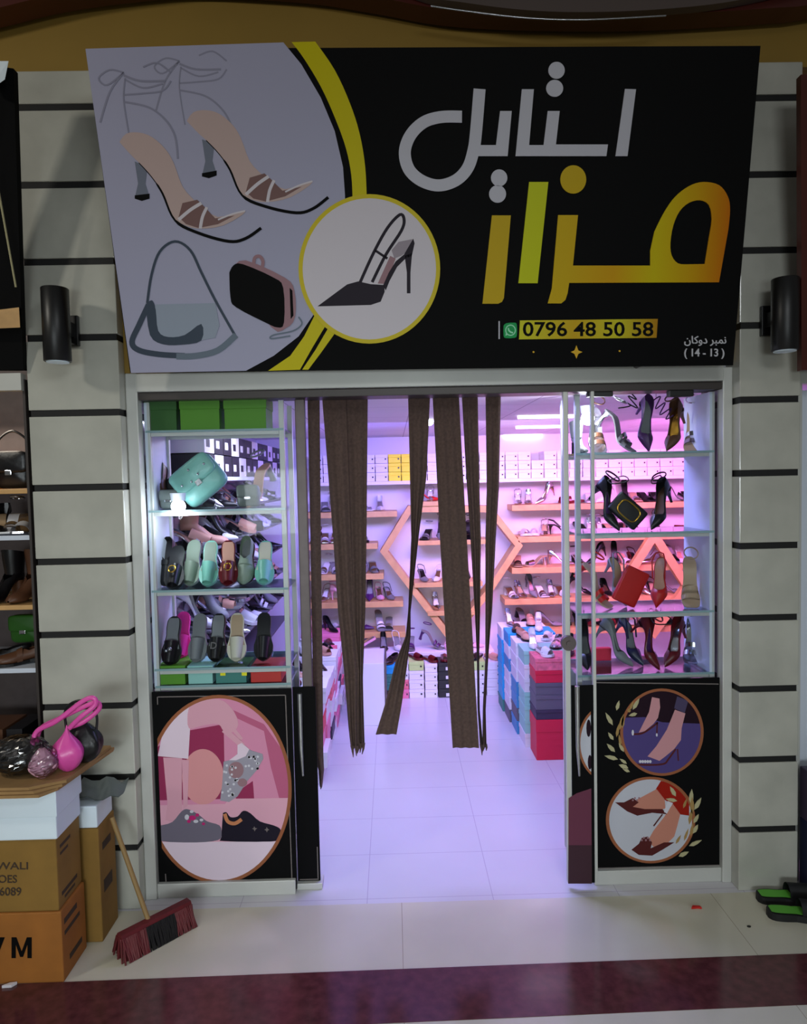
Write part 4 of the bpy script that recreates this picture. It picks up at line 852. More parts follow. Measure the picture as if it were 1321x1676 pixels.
# left third of the back wall
for i, v in enumerate((838, 890, 940, 986, 1036)):
    z = P(570, v, YS).z; x0, x1 = P(500, v, YS).x, P(650 - (0, 32, 22, -10, -14)[i], v, YS).x
    ledge(x0, x1, z, 'wooden shelf on the left of the back wall, %s from the top' % ordn(i)); fill(x0+.03, x1-.03, YS+.13, z, PALL, 'back wall\'s %s left shelf' % ordn(i), .085, 'shoes on the back wall, left')
# right two thirds
for i, (v, u0) in enumerate(((826, 838), (878, 848), (929, 838), (980, 826), (1030, 828))):
    z = P(880, v, YS).z; x0, x1 = P(u0, v, YS).x, 2.75
    ledge(x0, x1, z, 'wooden shelf on the right of the back wall, %s from the top' % ordn(i)); fill(x0+.03, x1-.02, YS+.13, z, PALR, 'back wall\'s %s right shelf' % ordn(i), .09, 'shoes on the back wall, right')
# centre: hexagon frame with its own little shelves
def ring_frame(pix, y, wd, dp, name, label):
    pts = [(P(u, v, y).x, P(u, v, y).z) for u, v in pix]; cx = sum(p[0] for p in pts)/len(pts); cz = sum(p[1] for p in pts)/len(pts); inn = []
    n = len(pts)
    if sum(pts[i-1][0]*pts[i][1]-pts[i][0]*pts[i-1][1] for i in range(n)) < 0: pts = pts[::-1]
    for i in range(n):
        p, q, r = Vector(pts[i-1]), Vector(pts[i]), Vector(pts[(i+1) % n]); d0 = (q-p).normalized(); d1 = (r-q).normalized(); n0 = Vector((-d0.y, d0.x)); n1 = Vector((-d1.y, d1.x)); k = (n0+n1)/(1+n0.dot(n1)); inn.append(tuple(q+k*wd))
    b = MB(); b.prism([pts, inn[::-1]], lambda u, v, h: Vector((u, y+dp-h, v)), dp); return solo(name, b, 'wood', label, 'wall frame')
ring_frame([(622, 903), (668, 828), (804, 828), (856, 893), (804, 972), (738, 1054)], YS, .055, .2, 'hexagon_frame', 'large wooden hexagon frame in the middle of the back wall')
ring_frame([(1072, 1046), (1010, 960), (1072, 864), (1134, 960)], YS-.065, .07, .06, 'diamond_frame', 'wooden diamond frame on the back wall behind the right cabinet')
for i, (u0, u1, v) in enumerate(((690, 748, 820), (684, 800, 884), (678, 790, 953), (700, 780, 1000))):
    z = P(740, v, YS-.02).z; x0, x1 = P(u0, v, YS-.02).x, P(u1, v, YS-.02).x
    ledge(x0, x1, z, 'short wooden shelf inside the hexagon, %s from the top' % ordn(i), YB-YS+.02, .04); fill(x0+.02, x1-.01, YS+.1, z, [('silver', 'white'), ('black', 'black'), ('white', 'silver'), ('grey', 'black')], '%s shelf of the hexagon' % ordn(i), .125, 'shoes in the hexagon')
p = P(702, 815, YS); tiny_shoe('pump', 'red', 'red', p.x-.02, YS+.06, P(740, 820, YS-.02).z+.001, 0, 'red stiletto pump on the topmost hexagon shelf, seen from the side', None)
# high shelf with the rows of white boxes
zB = P(800, 784, YS).z; x0, x1 = P(508, 784, YS).x, 2.75
b = MB(); b.bbox(x0, x1, YS-.04, YB, zB-.03, zB, .003); solo('wall_shelf', b, 'box_white', 'long white high shelf across the back wall carrying box rows', 'shelf')
nc = 31; bw = (x1-x0)/nc; bh = (P(800, 740, YS).z-zB)/3
proto = {}
def plain_box(x, y0, z, w_, d_, h, m, label, group, dot=True):
    key = (round(w_, 3), round(d_, 3), round(h, 3), m)
    if key not in proto:
        mb = MB(); mb.bbox(-w_/2, w_/2, 0, d_, 0, h*.64, .002); mb.bbox(-w_/2-.002, w_/2+.002, -.002, d_+.002, h*.64, h*.985, .002)
        if dot and m == 'box_black': mb.box(w_*.02, w_*.42, -.0035, -.001, h*.14, h*.5, 1)
        elif dot: mb.box(w_*.26, w_*.38, -.0035, -.001, h*.38, h*.55, 1)
        proto[key] = mb.mesh('shoe_box', mats_of([m, 'box_white' if m == 'box_black' else 'satin_black']))
    o = bpy.data.objects.new('shoe_box', proto[key]); COL.objects.link(o); o.location = (x, y0, z); return tag(o, label, 'shoe box', group)
for r in range(3):
    for c in range(nc):
        x = x0+(c+.5)*bw; u_y = c in (6, 7)
        if r == 2 and c % 7 == 3: continue
        plain_box(x, YS-.02+R_.uniform(0, .02), zB+.0005+r*bh, bw-.007, .2, bh-.001, 'box_yellow' if u_y else 'box_white',
                  '%s shoe box on the high back shelf, %s row up, %s from the left' % ('yellow' if u_y else 'white', ordn(r), ordn(c)), 'boxes on the high back shelf')
# long low bench with shoes
zq = P(720, 1064, 2.98).z
b = MB(); b.bbox(-.55, .82, 2.93, 3.15, zq-.06, zq, .004); b.bbox(-.55, -.51, 2.95, 3.14, 0, zq-.06, .003); b.bbox(.78, .82, 2.95, 3.14, 0, zq-.06, .003); solo('bench', b, 'box_white', 'low white bench along the back wall with shoes on it', 'bench')
fill(-.5, .78, 3.05, zq, PALL+[('black', 'grey')]*3, 'white bench', .115, 'shoes on the bench')
# white counter, then stacks of boxes along the bench
c0, c1 = P(594, 1188, 2.10).x, P(631, 1188, 2.10).x; zc = P(612, 1086, 2.1).z
t = thing('counter', 'narrow white cabinet standing on the floor left of the box stacks', 'cabinet', ((c0+c1)/2, 2.3, 0)); b = MB(); b.bbox(c0, c1, 2.10, 2.55, 0, zc, .004); part('body', b, 'box_white', t); b = MB(); b.bbox(c1, c1+.012, 2.095, 2.55, 0, zc+.01, .003); part('edge_panel', b, 'stile_grey', t)
def stack(u0, u1, vb, vt, n, cols, lab, y=None, dark=False):
    y = PZ(u0, vb).y if y is None else y; x0_, x1_ = P(u0, vb, y).x, P(u1, vb, y).x; zt_ = P(u0, vt, y).z; h = zt_/n
    for i in range(n):
        m, cw = cols[i % len(cols)]
        plain_box((x0_+x1_)/2, y, i*h+.0005, x1_-x0_-.006, .2, h-.001, m, '%s shoe box in %s, %s from floor' % (cw, lab, ordn(i)), 'boxes stacked before the bench')
    return (x0_+x1_)/2, y, zt_
tops = []
W_ = ('box_white', 'white'); K_ = ('box_black', 'black')
tops.append(stack(632, 652, 1165, 1090, 5, [('box_pink', 'pink'), ('box_black', 'black'), ('box_teal', 'green'), ('box_teal', 'teal'), ('box_cyan', 'bright blue')], 'the mixed stack beside the white cabinet', 2.5))
tops.append(stack(653, 670, 1143, 1082, 4, [('box_pink', 'pink'), ('box_blush', 'rose'), W_, W_], 'the pink and white stack', 2.70))
tops.append(stack(670, 695, 1143, 1083, 4, [W_, W_, W_, ('box_lime', 'pale green')], 'the white stack topped pale green, left one', 2.70))
tops.append(stack(696, 717, 1143, 1087, 4, [W_], 'the plain white stack left of the black stack', 2.70))
tops.append(stack(718, 742, 1143, 1085, 4, [K_], 'the black stack', 2.70))
tops.append(stack(748, 768, 1143, 1085, 4, [W_], 'the white stack hidden behind the widest curtain', 2.70))
tops.append(stack(773, 795, 1143, 1083, 4, [W_, W_, W_, ('box_lime', 'pale green')], 'the white stack topped pale green, right one', 2.70))
tops.append(stack(797, 821, 1140, 1083, 4, [W_], 'the white stack left of the last one', 2.72))
tops.append(stack(823, 842, 1136, 1083, 4, [W_], 'the last white stack by the blue boxes', 2.75))
for i, (x, y, z) in enumerate(tops):
    tiny_shoe(R_.choice(['slide', 'loafer']), *R_.choice([('black', 'grey'), ('nude', 'beige'), ('black', 'black'), ('wine', 'grey')]), x, y+.1, z+.001, R_.choice((-60, -120, -90)), 'flat shoe lying on top of the %s box stack from the left' % ordn(i), 'shoes on the box stacks', scale=.8)
# block of box stacks on the right, end first
def wide_stack(x0_, x1_, y0, y1, hs, cols, where):
    z = 0.0005
    for i, (h, (m, cw)) in enumerate(zip(hs, cols)):
        lid_box(x0_, x1_, y0, y1, z, z+h-.001, m, m, '%s shoe box in %s, %s from floor' % (cw, where, ordn(i)), 'boxes stacked on the right', .3); z += h
    return z
xr = PZ(878, 1245).x; y0 = PZ(878, 1245).y
zz = lambda v: P(900, v, y0).z
lv = [1245, 1178, 1162, 1138, 1118, 1098, 1078]; hs = [max(.02, zz(b_)-(0 if i == 0 else zz(a_))) for i, (a_, b_) in enumerate(zip(lv, lv[1:]))]
hs[0] = zz(1178)
ztop = wide_stack(xr, xr+.34, y0, y0+.2, hs, [('box_crimson', 'big crimson'), ('box_plum', 'plum'), ('box_slate', 'grey'), ('box_slate', 'slate'), ('box_crimson', 'crimson'), ('box_blush', 'rose patterned')], 'the front right stack')
p0, p1 = P(888, 1193, y0-.001), P(900, 1200, y0-.001); b = MB(); b.box(p0.x, p1.x+.03, y0-.0012, y0-.0004, p1.z, p0.z); 
blues = [('box_blue', 'blue'), ('box_cyan', 'bright blue'), ('box_white', 'white'), ('box_teal', 'teal'), ('box_slate', 'slate'), ('box_blue', 'blue')]
btops = [(xr+.1, y0+.1, ztop)]
for k in range(4):
    ya = y0+.215+k*.235; xx = xr-.03-.012*k; n = 7; hh = (ztop-.005+.01*(k == 2))/n
    cols = [R_.choice(blues if k else [W_, ('box_mint', 'pale mint'), ('box_pink', 'pink'), W_]) for _ in range(n)]
    z = wide_stack(xx, xx+.34, ya, ya+.22, [hh]*n, cols, 'the %s stack behind front right one' % ordn(k)); btops.append((xx+.1, ya+.1, z))
for i, (x, y, z) in enumerate(btops):
    for j in range(2):
        kd = ['slide', 'pump', 'loafer'][(i+j) % 3]; m, l = [('white', 'grey'), ('black', 'silver'), ('white', 'silver'), ('silver', 'white'), ('nude', 'beige')][(i*2+j) % 5]
        tiny_shoe(kd, m, l, x-.02+j*.16, y, z+.001, -90-20*(j)+R_.uniform(-15, 15), '%s %s lying on %s right box stack, %s of two' % (COLWORD[m], WORDS[kd], ordn(i), ('left', 'right')[j]), 'shoes on the right box stacks', scale=.85)
# block of stacks along the left wall
xl = -.42
leftc = [W_, W_, ('box_blush', 'rose'), W_, ('box_crimson', 'crimson'), ('box_pink', 'pink'), W_, ('box_plum', 'plum')]
for k in range(7):
    ya = 1.15+k*.235; n = 6; hh = (P(535, 1085, 1.7).z)/n*(1-.05*(k % 3)); z = .0005
    for i in range(n):
        m, cw = R_.choice(leftc); off = R_.uniform(-.02, .015)
        lid_box(xl-.30+off, xl+off, ya, ya+.225, z, z+hh-.001, m, m, '%s shoe box along left wall, %s stack back, %s from floor' % (cw, ordn(k), ordn(i)), 'boxes stacked on the left', .3); z += hh
    for j in range(2):
        kd = R_.choice(['slide', 'loafer', 'pump']); m, l = R_.choice([('black', 'silver'), ('white', 'grey'), ('black', 'black'), ('nude', 'beige'), ('wine', 'grey')])
        tiny_shoe(kd, m, l, xl-.22+.13*j, ya+.1, z+.001, -60+R_.uniform(-30, 30), '%s %s on %s left box stack, %s of two' % (COLWORD[m], WORDS[kd], ordn(k), ('left', 'right')[j]), 'shoes on the left box stacks', scale=.85)
# left wall: shelves full of shoes, black and white boxes above
LZ = [.62, .83, 1.03, 1.23, 1.43, 1.62]
for i, z in enumerate(LZ):
    b = MB(); b.bbox(-1.2, -.92, .62, 3.1, z-.012, z, .003); solo('wall_shelf', b, 'box_slate', 'white shelf along the left wall, %s up' % ordn(i), 'shelf', 'white shelves on the left wall')
    if z < .7: continue
    for j in range(18):
        kd = R_.choice(KINDS+(['boot'] if i < 5 else [])); m, l = R_.choice([('silver', 'grey'), ('black', 'silver'), ('white', 'grey'), ('black', 'grey'), ('grey', 'silver'), ('silver', 'white'), ('white', 'silver'), ('black', 'white'), ('nude', 'grey')])
        tiny_shoe(kd, m, l, -1.05+(-.03 if j % 2 else .03), .68+j*.132, z+.001, R_.uniform(-16, 16), '%s %s on the left wall, %s shelf up, %s from the front' % (COLWORD[m], WORDS[kd], ordn(i), ordn(j)), 'shoes on the left wall', tilt=R_.choice((0, 0, 22)), scale=1.08)
for j in range(12):
    for r in range(2):
        m, cw = (K_, W_, K_)[(j+r) % 3]
        b = MB(); y = .66+j*.2; b.bbox(-1.19, -.93, y, y+.19, 1.80+r*.12, 1.915+r*.12, .002); b.box(-.93, -.9292, y+.03, y+.1, 1.83+r*.12, 1.87+r*.12, 1)
        solo('shoe_box', b, [m, 'box_white' if m == 'box_black' else 'box_black'], '%s shoe box on the topmost left wall shelf, %s row, %s from the front' % (cw, ('lower', 'upper')[r], ordn(j)), 'shoe box', 'boxes on the left wall')
b = MB(); b.bbox(-1.2, -.92, .62, 3.1, 1.777, 1.799, .003); solo('wall_shelf', b, 'panel_white', 'topmost white shelf along the left wall carrying boxes', 'shelf')
# ceiling strips and hanging bulb
for i, (u, v) in enumerate(((893, 681), (882, 698), (856, 712))):
    p = PZ(u, v, 2.13); b = MB(); b.bbox(p.x-.17, p.x+.17, p.y-.012, p.y+.012, 2.116, 2.1345, .003); solo('tube_light', b, 'tube_white', 'glowing tube light on the shop ceiling, %s from the front' % ordn(i), 'lamp', 'tube lights on the ceiling')
pb = P(703, 690, 1.6); t = thing('pendant_lamp', 'glowing bulb on a short stem under the shop ceiling, doorway middle', 'lamp', pb)
b = MB(); b.sphere(pb, .026, 0, 18, 12); part('globe', b, 'bulb_white', t); b = MB(); b.tube([pb+Vector((0, 0, .022)), pb+Vector((0, 0, .06)), Vector((pb.x, pb.y, 2.135))], [.018, .010, .010], 12); part('stem', b, 'box_white', t)
# ---------------------------------------------------------------- outside: wall lamps, cartons, broom, slippers
def wall_lamp(label, x, u0):
    z0, z1 = P(u0, 592, -.12).z, P(u0, 472, -.12).z
    if x > 0: z0, z1 = P(1287, 574, -.12).z, P(1287, 456, -.12).z
    t = thing('wall_lamp', label, 'lamp', (x, -.12, z0)); b = MB(); b.tube([(x, -.12, z0), (x, -.12, z0+.002), (x, -.12, z1-.002), (x, -.12, z1)], [.048, .050, .050, .048], 32); b.tube([(x, -.12, z1-.001), (x, -.12, z1+.0005)], .045, 24); part('body', b, 'lamp_black', t)
    b = MB(); b.tube([(x, -.12, z0-.004), (x, -.12, z0+.01)], .041, 24); part('lens', b, 'lid_white', t)
    zm = (z0+z1)/2; b = MB(); b.bbox(x-.038, x+.038, -.02, 0, zm-.06, zm+.06, .004); b.bbox(x-.022, x+.022, -.075, -.015, zm-.03, zm+.03, .004); part('mount', b, 'lamp_black', t)
wall_lamp('black cylinder wall lamp on the left tiled pillar', P(92, 530, -.12).x, 92)
wall_lamp('black cylinder wall lamp on the right tiled pillar', P(1285, 515, -.12).x, 1285)
# carton stacks
c1 = PZ(105, 1608); yA = c1.y; xA = c1.x
def zA(v): return P(100, v, yA).z
def carton(x0_, x1_, y0_, y1_, z0_, z1_, m, label, tape=True, name='carton', cat='carton'):
    t = thing(name, label, cat, ((x0_+x1_)/2, (y0_+y1_)/2, z0_)); b = MB(); b.bbox(x0_, x1_, y0_, y1_, z0_, z1_-.001, .006); part('body', b, m, t); return t
z1, z2, z3 = zA(1492), zA(1373), zA(1290)
tA = carton(xA-.55, xA, yA, yA+.19, 0, z1, 'carton_orange', 'orange brown carton on the floor marked V M, bottom of left stack')
tB = carton(xA-.55, xA-.008, yA+.004, yA+.19, z1, z2, 'carton', 'brown carton with printed lines of text, second in the left stack')
tC = carton(xA-.55, xA+.0, yA-.004, yA+.185, z2, z3, 'lid_white', 'white lidded box on the two brown cartons of the left stack', cat='box', name='lidded_box')
b = MB(); zl = zA(1335); b.bbox(xA-.56, xA+.006, yA-.010, yA+.19, zl, z3, .003); part('lid', b, 'lid_white', tC)
bdA = Board((0, yA-.0005, 0), (0, -1, 0)); bdB = Board((0, yA+.0035, 0), (0, -1, 0))
ik = Ink(bdA, tA, lambda u, v: (u, v), .0003); ik.lay('lettering', [[(19, 1568), (19, 1534), (27, 1534), (35.5, 1557), (44, 1534), (52, 1534), (52, 1568), (45, 1568), (45, 1546), (38, 1566), (33, 1566), (26, 1546), (26, 1568)], [(-24, 1534), (-16, 1534), (-8, 1557), (0, 1534), (8, 1534), (-5, 1568), (-12, 1568)]], 'ink')
ik = Ink(bdB, tB, lambda u, v: (u, v), .0003)
ik.text('lettering', 'THE WALI', -52, 46, 1411, 1423, 'print_dark', .012); ik.text('lettering', 'SHOES', -24, 28, 1432, 1445, 'print_dark', .012); ik.text('lettering', '86089', -10, 35, 1452, 1466, 'print_dark', .012)
def sideprint(tt, x, rows):
    for (y_, z_, L, h) in rows:
        b = MB(); b.box(x, x+.0008, y_, y_+L, z_, z_+h); part('print_line', b, 'print_dark', tt)
sideprint(tB, xA-.008, [(yA+.03, z2-.05, .08, .012), (yA+.03, z2-.075, .06, .01), (yA+.03, z1+.04, .12, .014), (yA+.05, z1+.02, .08, .01)])
sideprint(tA, xA, [(yA+.02, z1-.06, .10, .02), (yA+.02, z1-.10, .12, .015), (yA+.05, .05, .1, .02)])
# second stack behind
yB = yA+.215; xB = PZ(195, 1500).x
zB2 = lambda v: P(185, v, yB+.1).z
tD = carton(xB-.5, xB, yB, yB+.155, 0, zB2(1335), 'carton', 'tall brown carton standing behind the front stack against the pillar')
tE = carton(xB-.5, xB-.004, yB+.002, yB+.15, zB2(1335), zB2(1300), 'lid_white', 'white box on the tall brown carton behind the left stack', cat='box', name='lidded_box')
sideprint(tD, xB, [(yB+.03, .35, .08, .03), (yB+.03, .18, .08, .05)])
q = P(162, 1285, yB+.06); b = MB(); rows = []
for i in range(7):
    rows.append([(q.x-.09+.03*i, yB+.02+.016*j, zB2(1300)+.003+.030*abs(math.sin(i*.9+j*.25))+.004*j) for j in range(8)])
b.grid(rows, 0); b.grid([[Vector(p)-Vector((0, 0, .003)) for p in r][::-1] for r in rows], 0); solo('plastic_wrap', b, 'leather_grey', 'crumpled grey plastic sheet on the rear white box', 'plastic sheet')
# flattened cardboard on the white box
for i in range(3):
    z = z3+.001+.011*i; poly = [(xA-.75, yA-.075+.01*i), (xA-.02-.02*i, yA-.075+.006*i), (xA+.02+.012*i, yA-.02+.006*i), (xA+.075+.008*(i % 2), yA+.33-.012*i), (xA-.75, yA+.36)]
    b = MB(); b.prism([poly], lambda u, v, h, z=z: Vector((u, v, z+h)), .010); solo('cardboard_sheet', b, 'sheet_card', 'flattened cardboard sheet on the white box, %s of three' % ('lowest', 'middle', 'topmost')[i], 'cardboard', 'cardboard sheets on the left stack')
zt_ = z3+.036
# bags on the cardboard
def blob_bag(name, label, cx, y, z, rx, ry, hz, m, seed, top=.55, cat='bag'):
    rr = random.Random(seed); t = thing(name, label, cat, (cx, y, z)); rows = []; ph = [rr.uniform(0, 6) for _ in range(6)]
    for i in range(15):
        a = i/14; pr = (math.sin(PI*min(1, a*.93+.04))**.6)*(1-(1-top)*smooth((a-.35)/.65)); rows.append([(rx*pr*math.cos(2*PI*k/28)*(1+.09*math.sin(3*2*PI*k/28+ph[0]+a*4)+.06*math.sin(7*2*PI*k/28+ph[1]-a*6)), ry*pr*math.sin(2*PI*k/28)*(1+.08*math.sin(5*2*PI*k/28+ph[2]+5*a)), hz*a) for k in range(28)])
    b = MB(); b.grid(rows, 0, True); b.cap(rows[0], 0); part('body', b, m, t, local=True); return t
pk = P(113, 1225, yA+.08); t = blob_bag('tote_bag', 'bright pink plastic tote bag with long handles on the cardboard', pk.x, yA+.07, zt_, .058, .05, .165, 'plastic_pink', 4, .12)
for s_, hh in ((-.014, .25), (.016, .225)):
    b = MB(); b.tube(spline([(-.115, s_-.01, .10), (-.10, s_, .15), (-.03, s_, .185), (.06, s_+.01, hh), (.10, s_+.012, hh+.012), (.105, s_+.012, hh-.015), (.055, s_, hh-.055), (.012, s_*.5, .155)], 6), .0055, 8, flat=1.6); part('handle_or_reflection', b, 'plastic_pink', t, local=True)
pk = P(142, 1200, yA+.13); t = blob_bag('tote_bag', 'black bag standing behind the bright pink one', pk.x-.02, yA+.145, zt_, .075, .05, .15, 'bag_black', 9, .7)
b = MB(); b.tube(spline([(-.06, 0, .12), (-.06, 0, .2), (0, 0, .23), (.05, 0, .18), (.05, 0, .12)], 6), .005, 8); part('handle_or_reflection', b, 'bag_black', t, local=True)
pk = P(30, 1230, yA+.04); t = blob_bag('plastic_bag', 'dark goods wrapped in clear crinkled plastic at the left edge', pk.x, yA+.05, zt_, .105, .07, .125, 'bag_black', 12, .75)
def film(t, rx, ry, hz, seed):
    rr = random.Random(seed); N, K = 22, 40; rows = []
    for a in range(N+1):
        q = a/N; pr = (math.sin(PI*min(1, q*.9+.06))**.5)*1.05; rows.append([(rx*pr*math.cos(2*PI*k/K)*(1+rr.uniform(-.06, .07)), ry*pr*math.sin(2*PI*k/K)*(1+rr.uniform(-.06, .07)), .004+hz*q*1.05+rr.uniform(-.002, .002)*(0 < a < N)) for k in range(K)])
    b = MB(); b.grid(rows, 0, True, sm=False); part('wrapping', b, 'cling_film', t, 'clear crinkled plastic', local=True)
film(t, .105, .07, .125, 1)
pk = P(66, 1215, yA+.03); t = blob_bag('plastic_bag', 'pale lilac goods in clear plastic between dark bag and pink bag', pk.x+.012, yA+.015, zt_, .05, .045, .105, 'blush', 15, .6); film(t, .05, .045, .105, 2)
# broom
hA, hB = PZ(196, 1556, .03), PZ(310, 1496, .03); dv = (hB-hA).normalized(); mid = (hA+hB)/2; sd = Vector((-dv.y, dv.x, 0))
t = thing('broom', 'red and black floor broom lying below the cartons with thin stick leaning up', 'broom', (mid.x, mid.y, 0))
b = MB(); Lh = (hB-hA).length
def slab(a0, a1, w0, z0_, z1_, mb):
    p, q_ = hA+dv*Lh*a0, hA+dv*Lh*a1; n_ = sd*w0; f = lambda P_, s_, z_: Vector((P_.x, P_.y, z_))+n_*s_
    return mb.hexa([f(p, -1, z0_), f(q_, -1, z0_), f(q_, 1, z0_), f(p, 1, z0_), f(p, -.7, z1_), f(q_, -.7, z1_), f(q_, .7, z1_), f(p, .7, z1_)])
slab(0, 1, .022, .078, .092, b); part('head', b, 'broom_red', t)
b = MB(); rr = random.Random(2)
for (a0, a1, key) in ((0, .33, 'broom_red'), (.33, .74, 'broom_black'), (.74, 1, 'broom_red')):
    b = MB(); n = int(34*(a1-a0)/.33)
    for i in range(n):
        for j in range(7):
            a = a0+(i+rr.random())*(a1-a0)/n; o = sd*(-.032+.064*j/6); p = hA+dv*Lh*a+o; e = p+o*.75+dv*rr.uniform(-.012, .012); b.tube([Vector((p.x-o.x*.35, p.y-o.y*.35, .08)), Vector((e.x, e.y, .001))], [.0042, .0032], 4)
    part('bristles', b, key, t, ('red' if key == 'broom_red' else 'black')+' bristles')
jt = hA+dv*Lh*.42; tip = Vector((xB+.013, yB+.10, P(186, 1338, yB+.1).z)); b = MB(); b.tube([Vector((jt.x, jt.y, .07)), Vector((jt.x, jt.y, .07)).lerp(tip, .5), tip], .0095, 10); part('stick', b, 'stick', t)
b = MB(); b.tube([Vector((jt.x, jt.y, .06)), Vector((jt.x, jt.y, .06)).lerp(tip, .06)], [.018, .013], 12); part('socket', b, 'broom_red', t)
# slippers and small litter
def slipper(label, p, head):
    t = thing('slipper', label, 'slipper', (p.x, p.y, 0), 'green lined slippers by the right pillar'); t.rotation_euler = (0, 0, math.radians(head))
    L, W = .25, .098; part('sole', footbed(L, W, .004, RND, .02, 1.02, .028), 'eva_black', t, local=True); part('insole', footbed(L, W, .004, RND, .0225, .78, 0, .04, .58), 'rubber_green', t, 'bright green insole', local=True); part('strap', band(L, W*1.08, .004, RND, .72, .065, .12), 'eva_black', t, local=True)
slipper('black slipper with green insole nearest the right pillar', PZ(1282, 1474, .0)+Vector((.02, 0, 0)), -4)
slipper('black slipper with green insole in front of its pair', PZ(1302, 1502, .0)+Vector((.02, 0, 0)), -8)
sc = PZ(1139, 1487); b = MB(); b.prism([[(-.02, -.005), (-.008, .012), (.02, .006), (.022, -.006), (.002, -.002)]], lambda u, v, h: Vector((sc.x+u, sc.y+v, .001+h*(1+6*abs(u)))), .006); solo('paper_scrap', b, 'box_red', 'small red scrap lying on the pale floor tiles', 'litter')
sc2 = PZ(1226, 1517); b = MB(); b.prism([ell(0, 0, .008, .005, 8)], lambda u, v, h: Vector((sc2.x+u, sc2.y+v, .0005+h)), .003); solo('crumb', b, 'satin_black', 'tiny dark crumb on the floor in front of the right pillar', 'litter')
sc3 = PZ(14, 1616); b = MB(); b.prism([[(-.02, -.006), (0, .008), (.024, .012), (.012, -.004)]], lambda u, v, h: Vector((sc3.x+u, sc3.y+v, .0018+h*2)), .005); solo('paper_scrap', b, 'box_white', 'small white scrap on the dark stripe by the orange carton', 'litter')
# ---------------------------------------------------------------- neighbour on the left
XN = -1.47
b = MB(); b.box(-3.0, XN, .5, .56, 0, 3.6); struct('wall_neighbour_back', b, 'stile_grey')
b = MB(); b.box(-3.0, XN, -.02, .02, P(20, 640, 0).z, P(20, 612, 0).z); struct('trim_10', b, 'alu')
q = [P(-60, 605, -.06), P(38, 605, -.02), P(22, 112, -.26), P(-60, 100, -.30)]; th = Vector((0, .03, 0))
t = thing('neighbour_sign', 'dark leaning sign of the neighbouring shop at the upper left edge', 'sign', (q[0].x, -.04, q[0].z)); b = MB(); b.hexa([q[0], q[1], q[1]+th, q[0]+th, q[3], q[2], q[2]+th, q[3]+th]); part('board', b, 'ink', t)
b = MB(); b.tube([P(-8, 280, -.24), P(26, 470, -.15)], .004, 6); part('light_line', b, 'ink_leaf', t)
b = MB(); p0 = P(-60, 512, -.14); p1 = P(31, 500, -.14); b.hexa([P(-60, 540, -.13), P(33, 536, -.10), P(33, 536, -.06), P(-60, 540, -.06), P(-60, 514, -.14), P(31, 503, -.12), P(31, 503, -.06), P(-60, 514, -.06)]); part('wood_strip', b, 'wood', t)
b = MB(); b.hexa([P(-20, 150, -.32), P(8, 130, -.32), P(8, 130, -.28), P(-20, 150, -.28), P(-20, 100, -.33), P(14, 100, -.33), P(14, 100, -.29), P(-20, 100, -.29)]); part('corner_tab', b, 'lid_white', t)
nz = [P(30, v, .25).z for v in (800, 872, 980, 1078)]
for i, (z, m) in enumerate(zip(nz, ('wood', 'panel_white', 'wood', 'panel_white'))):
    b = MB(); b.bbox(-2.6, XN-.005, .08, .5, z-.02, z, .003); solo('neighbour_shelf', b, m, 'shelf in the neighbouring shop window, %s from the top' % ordn(i), 'shelf')
xn = lambda u, v: P(u, v, .2).x
soft_bag('handbag', 'black handbag on the top shelf of the neighbouring window', xn(22, 750), .2, nz[0]+.001, .16, .16, .07, 'bag_black', 0)
lid_box(xn(-20, 770)-.1, xn(-8, 770), .12, .3, nz[0]+.001, nz[0]+.09, 'box_orange', 'gold', 'golden box beside the black handbag in the neighbouring window')
for i, (u, kd, m, l) in enumerate(((0, 'pump', 'black', 'beige'), (22, 'sandal', 'silver', 'white'), (40, 'mule', 'white', 'silver'))):
    shoe(kd, m, l, xn(u, 860), .2, nz[1]+.001, -75, '%s %s on the second shelf of the neighbouring window' % (COLWORD[m], WORDS[kd]), None)
for i, (u, m) in enumerate(((6, 'black'), (44, 'brown'))):
    shoe('boot', m, m, xn(u, 960), .2, nz[2]+.001, -100, '%s ankle boot on the third shelf of the neighbouring window' % COLWORD[m], None, sc if False else 0)
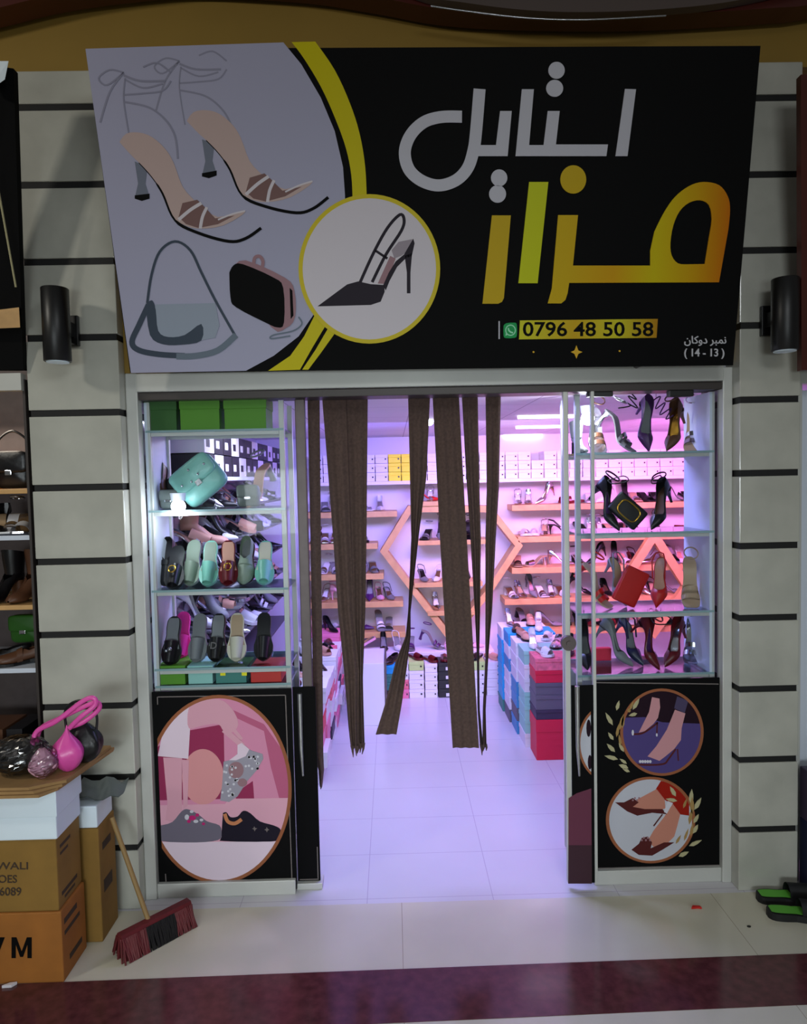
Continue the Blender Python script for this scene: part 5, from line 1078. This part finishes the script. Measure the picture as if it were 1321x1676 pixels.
soft_bag('handbag', 'dark green handbag low in the neighbouring window', xn(25, 1040), .3, nz[3]+.06, .14, .13, .06, 'box_green_dark', 0, strap=False)
for u, m in ((8, 'black'), (44, 'brown')):
    shoe('loafer', m, 'grey', xn(u, 1070), .17, nz[3]+.001, -150, '%s loafer in front of the green handbag in the neighbouring window' % COLWORD[m], None)
lid_box(xn(10, 1130)-.2, xn(22, 1130), .1, .3, .40, .40+.34, 'wine', 'brown', 'dark red carton under the neighbouring window', cat='box'); lid_box(xn(28, 1130), xn(53, 1130), .1, .3, .40, .40+.34, 'lid_white', 'box_black', 'white and black carton under the neighbouring window', cat='box')
b = MB(); b.bbox(-2.6, XN-.005, .06, .5, 0, .399, .004); solo('low_counter', b, 'box_slate', 'dark low counter of the neighbouring window behind the cartons', 'counter')
b = MB(); b.box(-1.476, -1.466, .0, .5, 0, 2.2); struct('trim_11', b, 'alu_dark')
area('neighbour_light', (-1.9, .2, 2.05), (-1.9, .25, 0), .5, .2, 3, (1.0, .86, .7))
# right of the right pillar: the second opening of the shop
b = MB(); b.box(1.72, 4.0, .13, .15, .05, 2.11); struct('wall_front_second', b, 'panel_white')
b = MB(); b.bbox(1.682, 1.72, .06, .16, 0, 2.2, .003); struct('trim_12', b, 'alu')
b = MB(); b.box(1.68, 4.0, .05, .12, 2.13, 2.22); struct('trim_13', b, 'alu')

b = MB(); q = [P(1312, 606, -.10), P(1420, 602, -.10), P(1420, 118, -.22), P(1311, 122, -.22)]; th = Vector((0, .03, 0)); b.hexa([q[0], q[1], q[1]+th, q[0]+th, q[3], q[2], q[2]+th, q[3]+th]); solo('neighbour_sign', b, 'maroon', 'dark sign board edge beyond the right pillar', 'sign')
b = MB(); b.bbox(1.70, 2.1, -.10, .03, 0, .30, .006); solo('carton', b, 'navy', 'dark blue carton beyond the right pillar behind the slippers', 'carton')
b = MB(); b.bbox(1.70, 2.1, -.09, .03, .301, .52, .006); solo('carton', b, 'box_plum', 'plum carton on the dark blue one beyond the right pillar', 'carton')
